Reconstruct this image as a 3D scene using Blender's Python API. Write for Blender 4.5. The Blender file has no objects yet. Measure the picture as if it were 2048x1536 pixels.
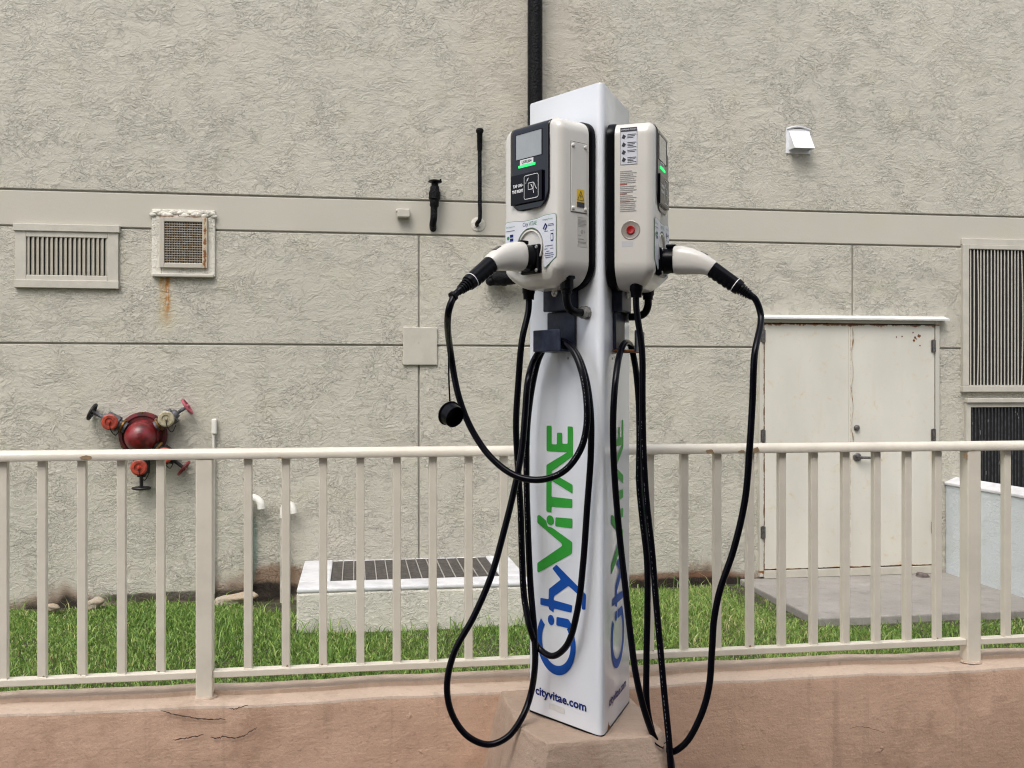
import bpy, bmesh, math, random
import numpy as np
from mathutils import Vector, Matrix

R = math.radians
random.seed(7); rng = np.random.default_rng(11)
SC = bpy.context.scene
COL = SC.collection

# ------------------------------------------------------------------ camera
F, CX, CY = 2010.0, 1024.0, 765.0          # focal length and principal point in photo pixels (2048 x 1536)
YAW = R(8.83); EYE = 1.65
SA, CA = math.sin(YAW), math.cos(YAW)
cam_d = bpy.data.cameras.new('camera'); cam = bpy.data.objects.new('camera', cam_d); COL.objects.link(cam)
cam.location = (0, 0, EYE); cam.rotation_euler = (R(90), 0, -YAW)
cam_d.sensor_fit = 'HORIZONTAL'; cam_d.sensor_width = 36.0; cam_d.lens = 36.0*F/2048
cam_d.shift_y = -(768-CY)/2048; cam_d.clip_start = 0.05; cam_d.clip_end = 500
SC.camera = cam

# ------------------------------------------------------------------ sky, sun, exposure
SUN_EL, SUN_AZ = R(56), R(-152)             # veiled sun, high and to the left behind the camera (azimuth from +Y, clockwise)
W = bpy.data.worlds.new('World'); SC.world = W; W.use_nodes = True
nt = W.node_tree; nt.nodes.clear()
sky = nt.nodes.new('ShaderNodeTexSky'); sky.sky_type = 'NISHITA'; sky.sun_disc = False
sky.sun_elevation = SUN_EL; sky.sun_rotation = SUN_AZ; sky.air_density = 1.0; sky.dust_density = 4.0; sky.ozone_density = 1.0
hs = nt.nodes.new('ShaderNodeHueSaturation'); hs.inputs['Saturation'].default_value = 0.42
bg = nt.nodes.new('ShaderNodeBackground'); bg.inputs['Strength'].default_value = 0.15
wo = nt.nodes.new('ShaderNodeOutputWorld')
nt.links.new(sky.outputs[0], hs.inputs['Color']); nt.links.new(hs.outputs[0], bg.inputs['Color']); nt.links.new(bg.outputs[0], wo.inputs['Surface'])
sd = bpy.data.lights.new('sun', 'SUN'); sd.energy = 0.7; sd.angle = R(32); sd.color = (1.0, 0.965, 0.91)
sun = bpy.data.objects.new('sun', sd); COL.objects.link(sun)
sdir = Vector((math.sin(SUN_AZ)*math.cos(SUN_EL), math.cos(SUN_AZ)*math.cos(SUN_EL), math.sin(SUN_EL)))
sun.rotation_euler = sdir.to_track_quat('Z', 'Y').to_euler(); sun.location = sdir*40
vs = SC.view_settings; vs.view_transform = 'Standard'; vs.look = 'None'; vs.gamma = 1.0; vs.use_curve_mapping = False
vs.exposure = 0.80
SC.cycles.max_bounces = 8; SC.cycles.filter_width = 1.15
SC.cycles.use_denoising = True; SC.cycles.denoiser = 'OPENIMAGEDENOISE'; SC.cycles.denoising_prefilter = 'NONE'

# ------------------------------------------------------------------ pixel -> place
FW = Vector((SA, CA, 0)); RT = Vector((CA, -SA, 0)); UP = Vector((0, 0, 1)); CAMP = Vector((0, 0, EYE))
def ray(px, py): return FW + RT*((px-CX)/F) + UP*((CY-py)/F)
def atZ(px, py, Z): return CAMP + ray(px, py)*Z
def onY(px, py, Y): r = ray(px, py); return CAMP + r*(Y/r.y)
def onH(px, py, z): r = ray(px, py); return CAMP + r*((z-EYE)/r.z)
def onP(px, py, p, n): r = ray(px, py); return CAMP + r*((p-CAMP).dot(n)/r.dot(n))

# ------------------------------------------------------------------ materials
def new_mat(name):
    m = bpy.data.materials.new(name); m.use_nodes = True
    return m, m.node_tree, m.node_tree.nodes['Principled BSDF']
class N:
    def __init__(s, t): s.t = t
    def node(s, kind, **k):
        n = s.t.nodes.new(kind)
        for a, v in k.items(): setattr(n, a, v)
        return n
    def plug(s, sock, v):
        if hasattr(v, 'links'): s.t.links.new(v, sock)
        else: sock.default_value = v
    def co(s): return s.node('ShaderNodeTexCoord').outputs['Object']
    def map(s, v, scale=(1,1,1), rot=(0,0,0), loc=(0,0,0)):
        n = s.node('ShaderNodeMapping'); s.plug(n.inputs['Vector'], v)
        n.inputs['Scale'].default_value = scale; n.inputs['Rotation'].default_value = rot; n.inputs['Location'].default_value = loc
        return n.outputs[0]
    def noise(s, v, scale, detail=3, rough=.5, dist=0, col=False):
        n = s.node('ShaderNodeTexNoise'); s.plug(n.inputs['Vector'], v); n.inputs['Scale'].default_value = scale
        n.inputs['Detail'].default_value = detail; n.inputs['Roughness'].default_value = rough; n.inputs['Distortion'].default_value = dist
        return n.outputs['Color' if col else 'Fac']
    def vor(s, v, scale, feature='F1', out='Distance', rnd=1):
        n = s.node('ShaderNodeTexVoronoi', feature=feature); s.plug(n.inputs['Vector'], v); n.inputs['Scale'].default_value = scale
        n.inputs['Randomness'].default_value = rnd
        return n.outputs[out]
    def m(s, op, a, b=0.0, c=0.0, clamp=False):
        n = s.node('ShaderNodeMath', operation=op); n.use_clamp = clamp
        s.plug(n.inputs[0], a); s.plug(n.inputs[1], b); s.plug(n.inputs[2], c); return n.outputs[0]
    def rng(s, v, a, b, c=0.0, d=1.0, smooth=True):
        n = s.node('ShaderNodeMapRange'); n.interpolation_type = 'SMOOTHSTEP' if smooth else 'LINEAR'
        s.plug(n.inputs['Value'], v)
        for k, x in zip(('From Min', 'From Max', 'To Min', 'To Max'), (a, b, c, d)): n.inputs[k].default_value = x
        return n.outputs[0]
    def mix(s, f, a, b, mode='MIX'):
        n = s.node('ShaderNodeMix', data_type='RGBA', blend_type=mode)
        s.plug(n.inputs[0], f)
        for i, v in ((6, a), (7, b)):
            if hasattr(v, 'links'): s.t.links.new(v, n.inputs[i])
            else: n.inputs[i].default_value = (*v, 1) if len(v) == 3 else v
        return n.outputs[2]
    def xyz(s, v):
        n = s.node('ShaderNodeSeparateXYZ'); s.plug(n.inputs[0], v); return n.outputs
    def bump(s, h, strength, dist, prev=None):
        n = s.node('ShaderNodeBump'); n.inputs['Strength'].default_value = strength; n.inputs['Distance'].default_value = dist
        s.plug(n.inputs['Height'], h)
        if prev is not None: s.plug(n.inputs['Normal'], prev)
        return n.outputs[0]

def plain(name, col, rough=.5, metal=0.0, var=.12, vscale=8, bscale=0, bstr=.2, bdist=.002, coat=0, spec=.5, col2=None, emit=0):
    m, t, b = new_mat(name); n = N(t); co = n.co()
    c2 = col2 if col2 else tuple(max(0, x*(1-var*2)) for x in col)
    f = n.rng(n.noise(co, vscale, 4, .6), .35, .7)
    t.links.new(n.mix(f, col, c2), b.inputs['Base Color'])
    b.inputs['Roughness'].default_value = rough; b.inputs['Metallic'].default_value = metal
    b.inputs['Specular IOR Level'].default_value = spec
    if coat: b.inputs['Coat Weight'].default_value = coat; b.inputs['Coat Roughness'].default_value = .08
    if bscale: t.links.new(n.bump(n.noise(co, bscale, 4, .6), bstr, bdist), b.inputs['Normal'])
    if emit:
        b.inputs['Emission Color'].default_value = (*col, 1); b.inputs['Emission Strength'].default_value = emit
    return m

def stucco(name, colA, colB, rough_amt=1.0, base_stain=False, rust=None, blobs=()):
    m, t, b = new_mat(name); n = N(t); co = n.co(); x, y, z = n.xyz(co)
    # skip-trowelled stucco: torn plateaus with crisp lips, broken by flat scraped patches
    warp = n.noise(co, 5.0, 3, .55, 0, True)
    wv = n.node('ShaderNodeVectorMath', operation='MULTIPLY_ADD'); n.plug(wv.inputs[0], warp); wv.inputs[1].default_value = (.16, .16, .16); n.plug(wv.inputs[2], co)
    v1 = n.map(wv.outputs[0], (1.0, 1, 1.55), (0, R(28), 0))
    v2 = n.map(wv.outputs[0], (1.0, 1, 1.5), (0, R(-40), 0), (3, 1, 7))
    a = n.noise(v1, 19, 5, .62, .45); bb = n.noise(v2, 27, 5, .62, .45)
    pa = n.rng(a, .485, .525); pb = n.rng(bb, .495, .53)
    rc_ = n.m('SUBTRACT', 1.0, n.m('MULTIPLY', n.m('ABSOLUTE', n.m('SUBTRACT', n.noise(v2, 9, 4, .6, .8), .5)), 9.0), 0, True)
    patch = n.m('MULTIPLY', n.rng(n.noise(wv.outputs[0], 4.4, 3, .6), .42, .60), n.rng(n.noise(co, 1.2, 2), .36, .6, .45, 1.0))
    drag = n.noise(n.map(wv.outputs[0], (1.0, 1, 5.0), (0, R(-24), 0)), 3.2, 3, .55)
    rough = n.m('ADD', n.m('MULTIPLY', pa, .6), n.m('MULTIPLY', pb, .5))
    h = n.m('MULTIPLY', rough, n.m('MULTIPLY_ADD', patch, .80, .22))
    h = n.m('MULTIPLY_ADD', drag, .9, h)
    h = n.m('MULTIPLY_ADD', n.m('POWER', rc_, 4.0), .30, h)
    h = n.m('MULTIPLY_ADD', n.noise(co, 90, 3, .6), .28, h)
    nb = n.bump(h, min(1, rough_amt), .0066*rough_amt)
    t.links.new(nb, b.inputs['Normal'])
    tone = n.rng(n.noise(co, .9, 4, .6), .3, .72)
    c = n.mix(tone, colA, colB)
    c = n.mix(n.rng(n.noise(co, 3.1, 4, .6), .5, .75, 0, .30), c, (colB[0]*1.0, colB[1]*1.0, colB[2]*.84))
    c = n.mix(n.rng(n.noise(co, 2.2, 4, .6), .55, .8, 0, .30), c, (colA[0]*1.02, colA[1]*.95, colA[2]*.95))
    if base_stain:                                       # rising damp and soil splash along the foot of the wall
        w = n.m('MULTIPLY_ADD', n.rng(n.noise(n.map(co, (1, 1, .4)), 1.3, 3, .6), .42, .66), .17, n.m('MULTIPLY', n.noise(co, 9, 4, .65), .06))
        k = n.rng(n.m('SUBTRACT', z, w), -.10, .02, 1, 0)
        c = n.mix(n.m('MULTIPLY', k, .75), c, (.19, .115, .07))
        k2 = n.rng(n.m('SUBTRACT', z, w), -.15, -.06, 1, 0)
        c = n.mix(k2, c, (.035, .028, .02))
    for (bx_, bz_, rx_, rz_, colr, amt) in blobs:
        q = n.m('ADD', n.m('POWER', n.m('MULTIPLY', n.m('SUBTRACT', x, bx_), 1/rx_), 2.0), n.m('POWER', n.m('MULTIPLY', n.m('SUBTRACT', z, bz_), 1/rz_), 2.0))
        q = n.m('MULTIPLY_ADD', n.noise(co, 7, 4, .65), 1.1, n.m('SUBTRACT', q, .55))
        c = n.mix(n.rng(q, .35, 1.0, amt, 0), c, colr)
    if rust:                                             # rust run below a grille
        for (rx, rz0, rz1, wd, amt, colr) in rust:
            wob = n.m('MULTIPLY_ADD', n.noise(n.map(co, (6, 1, 2.2)), 3, 3), .05, n.m('SUBTRACT', x, rx+.025))
            band = n.rng(n.m('ABSOLUTE', wob), 0.0, wd, 1, 0)
            vert = n.m('MULTIPLY', n.rng(z, rz1, rz1+.25), n.rng(z, rz0-.004, rz0+.004, 1, 0))
            brk = n.rng(n.noise(n.map(co, (14, 1, 5)), 4, 4), .26, .50)
            c = n.mix(n.m('MULTIPLY', n.m('MULTIPLY', band, vert), n.m('MULTIPLY', brk, amt)), c, colr)
    t.links.new(c, b.inputs['Base Color']); b.inputs['Roughness'].default_value = .82; b.inputs['Specular IOR Level'].default_value = .3
    return m

def painted_concrete(name, colA, colB, bstr=.5, dark=(.20, .12, .085)):
    m, t, b = new_mat(name); n = N(t); co = n.co(); x, y, z = n.xyz(co)
    c = n.mix(n.rng(n.noise(co, 2.4, 5, .6), .3, .7), colA, colB)
    c = n.mix(n.rng(n.noise(n.map(co, (2.0, 2.0, 1.1)), 2.6, 5, .65), .52, .74, 0, .62), c, dark)
    c = n.mix(n.rng(n.noise(co, 30, 4, .7), .60, .75, 0, .55), c, tuple(k*.6 for k in colB))
    c = n.mix(n.rng(n.noise(co, 5, 4, .6), .56, .78, 0, .5), c, tuple(min(1, k*1.30) for k in colA))
    t.links.new(c, b.inputs['Base Color'])
    drip = n.rng(n.noise(n.map(co, (9, 9, .5)), 2.2, 4, .6), .56, .74, 0, .5)
    c = n.mix(drip, c, tuple(k*.72 for k in colB)); t.links.new(c, b.inputs['Base Color'])
    grit = n.noise(co, 75, 3, .7)
    c = n.mix(n.rng(grit, .56, .72, 0, .38), c, tuple(k*.66 for k in colB)); c = n.mix(n.rng(grit, .30, .42, .30, 0), c, tuple(min(1, k*1.28) for k in colA))
    t.links.new(c, b.inputs['Base Color'])
    blis = n.rng(n.noise(co, 26, 3, .6), .62, .78)
    h = n.m('ADD', n.m('MULTIPLY', n.noise(co, 5, 3, .5), 1.0), n.m('MULTIPLY', n.m('MULTIPLY', blis, n.rng(n.noise(co, 2.2, 2), .48, .62)), .18))
    h = n.m('MULTIPLY_ADD', n.noise(n.map(co, (.35, 1, 1.6)), 42, 4, .6), .10, h)
    nb = n.bump(h, bstr, .022); nb = n.bump(n.noise(co, 110, 4, .7), .6, .004, nb)
    t.links.new(nb, b.inputs['Normal'])
    b.inputs['Roughness'].default_value = .62; b.inputs['Specular IOR Level'].default_value = .35
    return m

def steel_paint(name, col, rust_z=None, xs=(), rough=.42):
    """painted sheet steel with rust creeping from the edges (xs: vertical edges, rust_z: top / bottom edge heights)"""
    m, t, b = new_mat(name); n = N(t); co = n.co(); x, y, z = n.xyz(co)
    c = n.mix(n.rng(n.noise(n.map(co, (1, 1, .5)), 2.2, 4), .3, .7), col, tuple(k*.88 for k in col))
    c = n.mix(n.rng(n.noise(n.map(co, (4, 1, .6)), 3, 4), .58, .8, 0, .25), c, (col[0]*.85, col[1]*.72, col[2]*.5))
    e = None
    for zz, wd in (rust_z or ()):
        k = n.rng(n.m('ABSOLUTE', n.m('SUBTRACT', z, zz)), 0, wd, 1, 0); e = k if e is None else n.m('MAXIMUM', e, k)
    for xx, wd in xs:
        k = n.rng(n.m('ABSOLUTE', n.m('SUBTRACT', x, xx)), 0, wd, .9, 0); e = k if e is None else n.m('MAXIMUM', e, k)
    if e is not None:
        nz = n.noise(n.map(co, (1, 1, 1)), 14, 5, .7, .5)
        k = n.rng(n.m('ADD', n.m('MULTIPLY', e, .34), nz), .70, .80)
        halo = n.rng(n.m('ADD', n.m('MULTIPLY', e, .34), nz), .56, .78, 0, .5)
        c = n.mix(halo, c, (.55, .36, .14)); c = n.mix(k, c, (.17, .065, .02))
    t.links.new(c, b.inputs['Base Color']); b.inputs['Roughness'].default_value = rough
    t.links.new(n.bump(n.noise(co, 5, 4), .25, .006), b.inputs['Normal'])
    return m

M = {}
RUST_X = onY(336, 545, 8.05).x
SKINA, SKINB = (.50, .475, .405), (.465, .445, .38)
M['stucco'] = stucco('stucco_paint', SKINA, SKINB, 1.0, True,
    [(RUST_X-.02, 2.57, 1.98, .085, .55, (.46, .33, .14)), (RUST_X, 2.57, 2.05, .036, 1.0, (.38, .16, .03)), (RUST_X-.045, 2.57, 2.22, .026, .8, (.42, .22, .05))],
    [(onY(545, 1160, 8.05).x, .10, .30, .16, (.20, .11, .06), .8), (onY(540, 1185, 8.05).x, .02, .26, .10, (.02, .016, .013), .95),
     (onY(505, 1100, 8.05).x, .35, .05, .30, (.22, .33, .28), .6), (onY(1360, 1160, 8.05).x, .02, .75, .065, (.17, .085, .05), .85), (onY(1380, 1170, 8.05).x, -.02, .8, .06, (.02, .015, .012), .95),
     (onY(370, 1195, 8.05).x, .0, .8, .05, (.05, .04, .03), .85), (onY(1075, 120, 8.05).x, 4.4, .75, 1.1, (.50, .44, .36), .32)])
M['band'] = stucco('smooth_band_paint', (.475, .45, .39), (.445, .425, .365), .24)
M['ledge_stucco'] = stucco('ledge_stucco_paint', (.64, .615, .54), (.58, .56, .49), .9)
M['sidewall'] = stucco('side_wall_paint', (.60, .64, .65), (.55, .59, .605), .7)
M['white_cap'] = plain('white_cap_paint', (.64, .64, .65), .6, 0, .10, 7, 40, .5, .006)
M['trim'] = plain('wall_trim_paint', (.485, .46, .395), .5, 0, .06, 9, 40, .15, .003)
M['trim_dark'] = plain('vent_blade_paint', (.40, .375, .31), .5, 0, .1, 20)
M['void'] = plain('dark_interior', (.012, .012, .012), .8, 0, .1)
M['joint'] = plain('joint_filler', (.40, .385, .34), .8, 0, .1)
M['black_bar'] = plain('black_louver_paint', (.016, .016, .018), .45, 0, .4, 30, 60, .4, .002, col2=(.05, .05, .055))
M['tar'] = plain('tarred_pipe', (.004, .004, .005), .26, 0, .3, 30, 70, 1.0, .010, col2=(.010, .0095, .011), spec=.10)
M['railing'] = plain('railing_paint', (.83, .77, .655), .34, 0, .05, 7, 60, .2, .0012)
M['chip'] = plain('bare_primer', (.40, .28, .16), .7, 0, .15, 40)
M['lowwall'] = painted_concrete('low_wall_paint', (.62, .415, .30), (.54, .355, .25), .75, (.37, .23, .155))
M['lowtop'] = painted_concrete('low_wall_top_paint', (.62, .49, .39), (.54, .42, .33), .4, (.38, .27, .19))
M['plinth'] = painted_concrete('plinth_paint', (.47, .355, .275), (.40, .29, .215), .8, (.26, .165, .11))
M['crack'] = plain('crack_shadow', (.10, .062, .045), .9)
M['slab'] = painted_concrete('slab_concrete', (.31, .29, .27), (.25, .235, .215), .3, (.17, .155, .14))
M['pave'] = painted_concrete('pavement_asphalt', (.11, .10, .09), (.08, .075, .07), .3, (.06, .055, .05))
M['coat'] = plain('white_powder_coat', (.81, .84, .885), .20, 0, .02, 3, coat=.3)
M['shell'] = plain('charger_shell', (.76, .735, .68), .27, 0, .025, 6, 500, .06, .0004, coat=.1)
M['gasket'] = plain('black_gasket', (.003, .003, .005), .28, 0, .1, spec=.14)
M['gloss'] = plain('gloss_black_panel', (.006, .007, .014), .05, 0, .1, spec=.45)
M['reader'] = plain('reader_black', (.003, .003, .007), .10, 0, .1, spec=.16)
M['lcd'] = plain('screen_glass', (.36, .385, .395), .05, 0, .05, coat=1.0)
M['green_led'] = plain('green_light', (.02, .80, .14), .4, emit=.9)
M['ink_white'] = plain('white_print', (.85, .85, .85), .5, 0, .01)
M['ink_dark'] = plain('dark_print', (.035, .035, .05), .5, 0, .01)
M['ink_grey'] = plain('grey_print', (.40, .385, .375), .5, 0, .01)
M['ink_red'] = plain('red_print', (.45, .10, .08), .5, 0, .01)
M['ink_green'] = plain('green_print', (.045, .38, .05), .45, 0, .02, spec=.12)
M['ink_green2'] = plain('small_green_print', (.04, .25, .10), .4, 0, .02)
M['ink_blue'] = plain('blue_print', (.010, .085, .40), .45, 0, .03, spec=.12)
M['ink_navy'] = plain('navy_print', (.012, .028, .16), .45, 0, .03, spec=.12)
M['sticker'] = plain('white_sticker', (.74, .76, .82), .35, 0, .02)
M['yellow'] = plain('yellow_warning', (.85, .56, .012), .45, 0, .03)
M['estop_ring'] = plain('button_ring', (.36, .32, .285), .3, .1, .05)
M['estop'] = plain('red_button', (.42, .008, .010), .3, 0, .05, coat=.3)
M['rubber'] = plain('cable_rubber', (.0025, .0025, .0055), .22, 0, .15, 30, 200, .06, .0005, spec=.16)
M['grip'] = plain('grip_rubber', (.003, .003, .005), .28, 0, .1, 30, spec=.16)
M['screw'] = plain('steel_screw', (.62, .62, .60), .3, .8, .15, 90)
M['nut'] = plain('conduit_nut', (.34, .33, .31), .4, .7, .2, 90)
M['bracket'] = plain('navy_bracket', (.014, .019, .040), .36, 0, .5, 26, 120, .3, .001, col2=(.035, .045, .080), spec=.3)
M['rust'] = plain('rust', (.22, .075, .02), .85, 0, .3, 60, 120, .5, .002)
M['fire_red'] = plain('fire_red_paint', (.20, .012, .016), .34, 0, .3, 13, 30, .5, .004, col2=(.05, .010, .010), coat=.1)
M['fire_rim'] = plain('fire_rim_paint', (.13, .010, .012), .45, 0, .3, 16, 60, .4, .003, col2=(.035, .008, .008))
M['fire_orange'] = plain('fire_cap_paint', (.42, .05, .022), .5, 0, .3, 30, 80, .4, .002, col2=(.16, .025, .015))
M['fire_pink'] = plain('pink_wheel_paint', (.42, .09, .12), .5, 0, .2, 40)
M['fire_grey'] = plain('valve_grey', (.13, .13, .145), .5, .2, .4, 40, 80, .4, .002)
M['fire_brass'] = plain('brass_collar', (.32, .17, .045), .4, .6, .4, 40)
M['fire_dark'] = plain('dark_iron', (.018, .015, .014), .5, .1, .4, 40)
M['yellowed'] = plain('yellowed_cap', (.42, .37, .25), .5, 0, .2, 40)
M['pvc'] = plain('white_pvc', (.72, .70, .64), .4, 0, .06, 20)
M['door'] = None
M['hardware'] = plain('door_hardware', (.16, .15, .145), .38, .6, .25, 60)
M['flash'] = plain('white_flashing', (.74, .735, .71), .4, 0, .06, 10)
M['hood'] = plain('white_hood_paint', (.72, .73, .75), .35, 0, .05, 10)
M['grate'] = plain('grate_panel', (.055, .05, .046), .65, 0, .35, 30, 120, .6, .003, col2=(.10, .09, .08), spec=.2)
M['grate_bar'] = plain('grate_bar', (.42, .40, .37), .5, .2, .15, 40)
M['stone'] = plain('pale_stone', (.36, .31, .245), .85, 0, .2, 12, 24, .7, .02, col2=(.36, .27, .18))
M['wire'] = plain('galvanised_wire', (.40, .39, .36), .45, .5, .3, 50, col2=(.34, .24, .12))

# ------------------------------------------------------------------ geometry helpers
class G:
    """collects vertices and faces of one mesh"""
    def __init__(s): s.v = []; s.f = []
    def add(s, v, f):
        o = len(s.v); s.v += [Vector(p) for p in v]; s.f += [[i+o for i in q] for q in f]; return s
    def box(s, a, b, mat=None):
        (x0, y0, z0), (x1, y1, z1) = a, b
        v = [(x0,y0,z0),(x1,y0,z0),(x1,y1,z0),(x0,y1,z0),(x0,y0,z1),(x1,y0,z1),(x1,y1,z1),(x0,y1,z1)]
        if mat is not None: v = [mat @ Vector(p) for p in v]
        return s.add(v, [(3,2,1,0),(4,5,6,7),(0,1,5,4),(1,2,6,5),(2,3,7,6),(3,0,4,7)])
    def prism(s, poly, axis, h):
        """poly: list of 3-D points, swept by vector h"""
        n = len(poly); h = Vector(h); p = [Vector(q) for q in poly]
        return s.add(p+[q+h for q in p], [list(range(n))[::-1], list(range(n, 2*n))] + [(i, (i+1) % n, n+(i+1) % n, n+i) for i in range(n)])
    def tube(s, pts, r, seg=12, caps=True):
        pts = [Vector(p) for p in pts]; n = len(pts)
        rs = r if isinstance(r, (list, tuple)) else [r]*n
        T = [(pts[min(i+1, n-1)]-pts[max(i-1, 0)]).normalized() for i in range(n)]
        u = T[0].orthogonal().normalized(); v = []; f = []
        for i in range(n):
            u = (u - T[i]*u.dot(T[i])).normalized(); w = T[i].cross(u)
            v += [pts[i] + (u*math.cos(2*math.pi*k/seg) + w*math.sin(2*math.pi*k/seg))*rs[i] for k in range(seg)]
        for i in range(n-1):
            f += [(i*seg+k, i*seg+(k+1) % seg, (i+1)*seg+(k+1) % seg, (i+1)*seg+k) for k in range(seg)]
        if caps: f += [list(range(seg))[::-1], [(n-1)*seg+k for k in range(seg)]]
        return s.add(v, f)
    def loft(s, rings, cap0=True, cap1=True):
        n = len(rings[0]); v = [p for r in rings for p in r]; f = []
        for i in range(len(rings)-1):
            f += [(i*n+k, i*n+(k+1) % n, (i+1)*n+(k+1) % n, (i+1)*n+k) for k in range(n)]
        if cap0: f.append(list(range(n))[::-1])
        if cap1: f.append([(len(rings)-1)*n+k for k in range(n)])
        return s.add(v, f)
    def lathe(s, o, axis, prof, seg=20):
        """prof: (distance along axis, radius)"""
        o = Vector(o); a = Vector(axis).normalized(); u = a.orthogonal().normalized(); w = a.cross(u)
        return s.loft([[o+a*d+(u*math.cos(2*math.pi*k/seg)+w*math.sin(2*math.pi*k/seg))*max(r, 1e-5) for k in range(seg)] for d, r in prof])
    def ball(s, c, r, seg=14, rings=9, sq=(1,1,1)):
        c = Vector(c); rr = []
        for i in range(rings+1):
            t = math.pi*i/rings
            rr.append([c+Vector((r*sq[0]*math.sin(t)*math.cos(2*math.pi*k/seg), r*sq[1]*math.sin(t)*math.sin(2*math.pi*k/seg), r*sq[2]*math.cos(t))) for k in range(seg)])
        return s.loft(rr)

def smooth_path(ctrl, sub=8):
    P = [Vector(p) for p in ctrl]; P = [P[0]*2-P[1]] + P + [P[-1]*2-P[-2]]; out = []
    for i in range(1, len(P)-2):
        p0, p1, p2, p3 = P[i-1:i+3]
        d = [max(1e-4, (b-a).length**.5) for a, b in ((p0, p1), (p1, p2), (p2, p3))]
        t1 = (p1-p0)/d[0]-(p2-p0)/(d[0]+d[1])+(p2-p1)/d[1]; t2 = (p2-p1)/d[1]-(p3-p1)/(d[1]+d[2])+(p3-p2)/d[2]
        t1 *= d[1]; t2 *= d[1]
        for k in range(sub):
            t = k/sub; t2_, t3 = t*t, t*t*t
            out.append(p1*(2*t3-3*t2_+1)+t1*(t3-2*t2_+t)+p2*(-2*t3+3*t2_)+t2*(t3-t2_))
    out.append(P[-2]); return out

def obj(name, g, mat, parent=None, bevel=0, smooth=False, loc=None, seg=2):
    me = bpy.data.meshes.new(name); me.from_pydata([tuple(p) for p in g.v], [], g.f); me.update()
    bm = bmesh.new(); bm.from_mesh(me); bmesh.ops.recalc_face_normals(bm, faces=bm.faces); bm.to_mesh(me); bm.free()
    me.materials.append(M[mat] if isinstance(mat, str) else mat)
    o = bpy.data.objects.new(name, me); COL.objects.link(o)
    if smooth:
        me.polygons.foreach_set('use_smooth', [True]*len(me.polygons)); me.set_sharp_from_angle(angle=R(smooth if smooth is not True else 40))
    if bevel:
        b = o.modifiers.new('bevel', 'BEVEL'); b.width = bevel; b.segments = seg; b.limit_method = 'ANGLE'; b.angle_limit = R(35)
    if parent is not None:
        o.parent = parent
        if loc is None and not parent.get('_local'): o.matrix_parent_inverse = Matrix.Translation(parent.location).inverted()
    return o
def tag(o, label, cat, group=None, kind=None):
    if label: o['label'] = label
    if cat: o['category'] = cat
    if group: o['group'] = group
    if kind: o['kind'] = kind
    return o
def thing(name, loc, label, cat, group=None):
    e = bpy.data.objects.new(name, None); e.location = loc; e.empty_display_size = .05; COL.objects.link(e)
    return tag(e, label, cat, group)
def structure(o): o['kind'] = 'structure'; return o
def wall_center(px, py): return onY(px, py, WY)

def text_geom(body, size, place, align='LEFT', bold=0.0):
    """flat lettering; place(x, y) -> world/local point"""
    cu = bpy.data.curves.new('lettering', 'FONT'); cu.body = body; cu.size = size; cu.align_x = align; cu.offset = bold; cu.resolution_u = 2
    o = bpy.data.objects.new('lettering', cu); COL.objects.link(o)
    me = bpy.data.meshes.new_from_object(o.evaluated_get(bpy.context.evaluated_depsgraph_get()))
    g = G().add([place(v.co.x, v.co.y) for v in me.vertices], [list(p.vertices) for p in me.polygons])
    bpy.data.objects.remove(o); bpy.data.curves.remove(cu); bpy.data.meshes.remove(me)
    return g

# ================================================================== THE SETTING
WY = 8.05                                   # front plane of the building
g = G().add([(-60,-60,-.06),(60,-60,-.06),(60,60,-.06),(-60,60,-.06)], [(0,1,2,3)])
m, t, b = new_mat('lawn_soil'); n = N(t); co = n.co()
t.links.new(n.mix(n.rng(n.noise(co, 9, 5, .65), .35, .65), (.035, .028, .018), (.075, .085, .030)), b.inputs['Base Color'])
b.inputs['Roughness'].default_value = .95; t.links.new(n.bump(n.noise(co, 30, 5, .7), .8, .03), b.inputs['Normal'])
structure(obj('ground', g, m))
# lawn surface, gently uneven
g = G(); nx, ny = 90, 44; xs = np.linspace(-9, 11, nx); ys = np.linspace(3.30, WY+.05, ny)
def lawn_z(x, y): return .012*math.sin(x*1.7+.4)*math.cos(y*1.3) + .010*math.sin(x*4.1+y*3.3) - .055 - .03*max(0, 1-(abs(x+.55)/.35)**2)*max(0, 1-(abs(y-7.85)/.4)**2)
g.add([(x, y, lawn_z(x, y)) for y in ys for x in xs], [(j*nx+i, j*nx+i+1, (j+1)*nx+i+1, (j+1)*nx+i) for j in range(ny-1) for i in range(nx-1)])
structure(obj('lawn', g, m, smooth=180))
g = G().box((-60, -60, -.05), (60, 3.15, .05)); structure(obj('pavement', g, 'pave'))

# concrete slab before the doors
sl = [onH(1491, 1165, .0), onH(1634, 1236, .0)]
SX0, SX1, SYF = .5*(sl[0].x+sl[1].x), 5.06, sl[1].y
g = G().box((SX0, SYF, -.10), (SX1+1.5, WY, .0)); structure(obj('concrete_landing', g, 'slab', bevel=.012))

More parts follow.
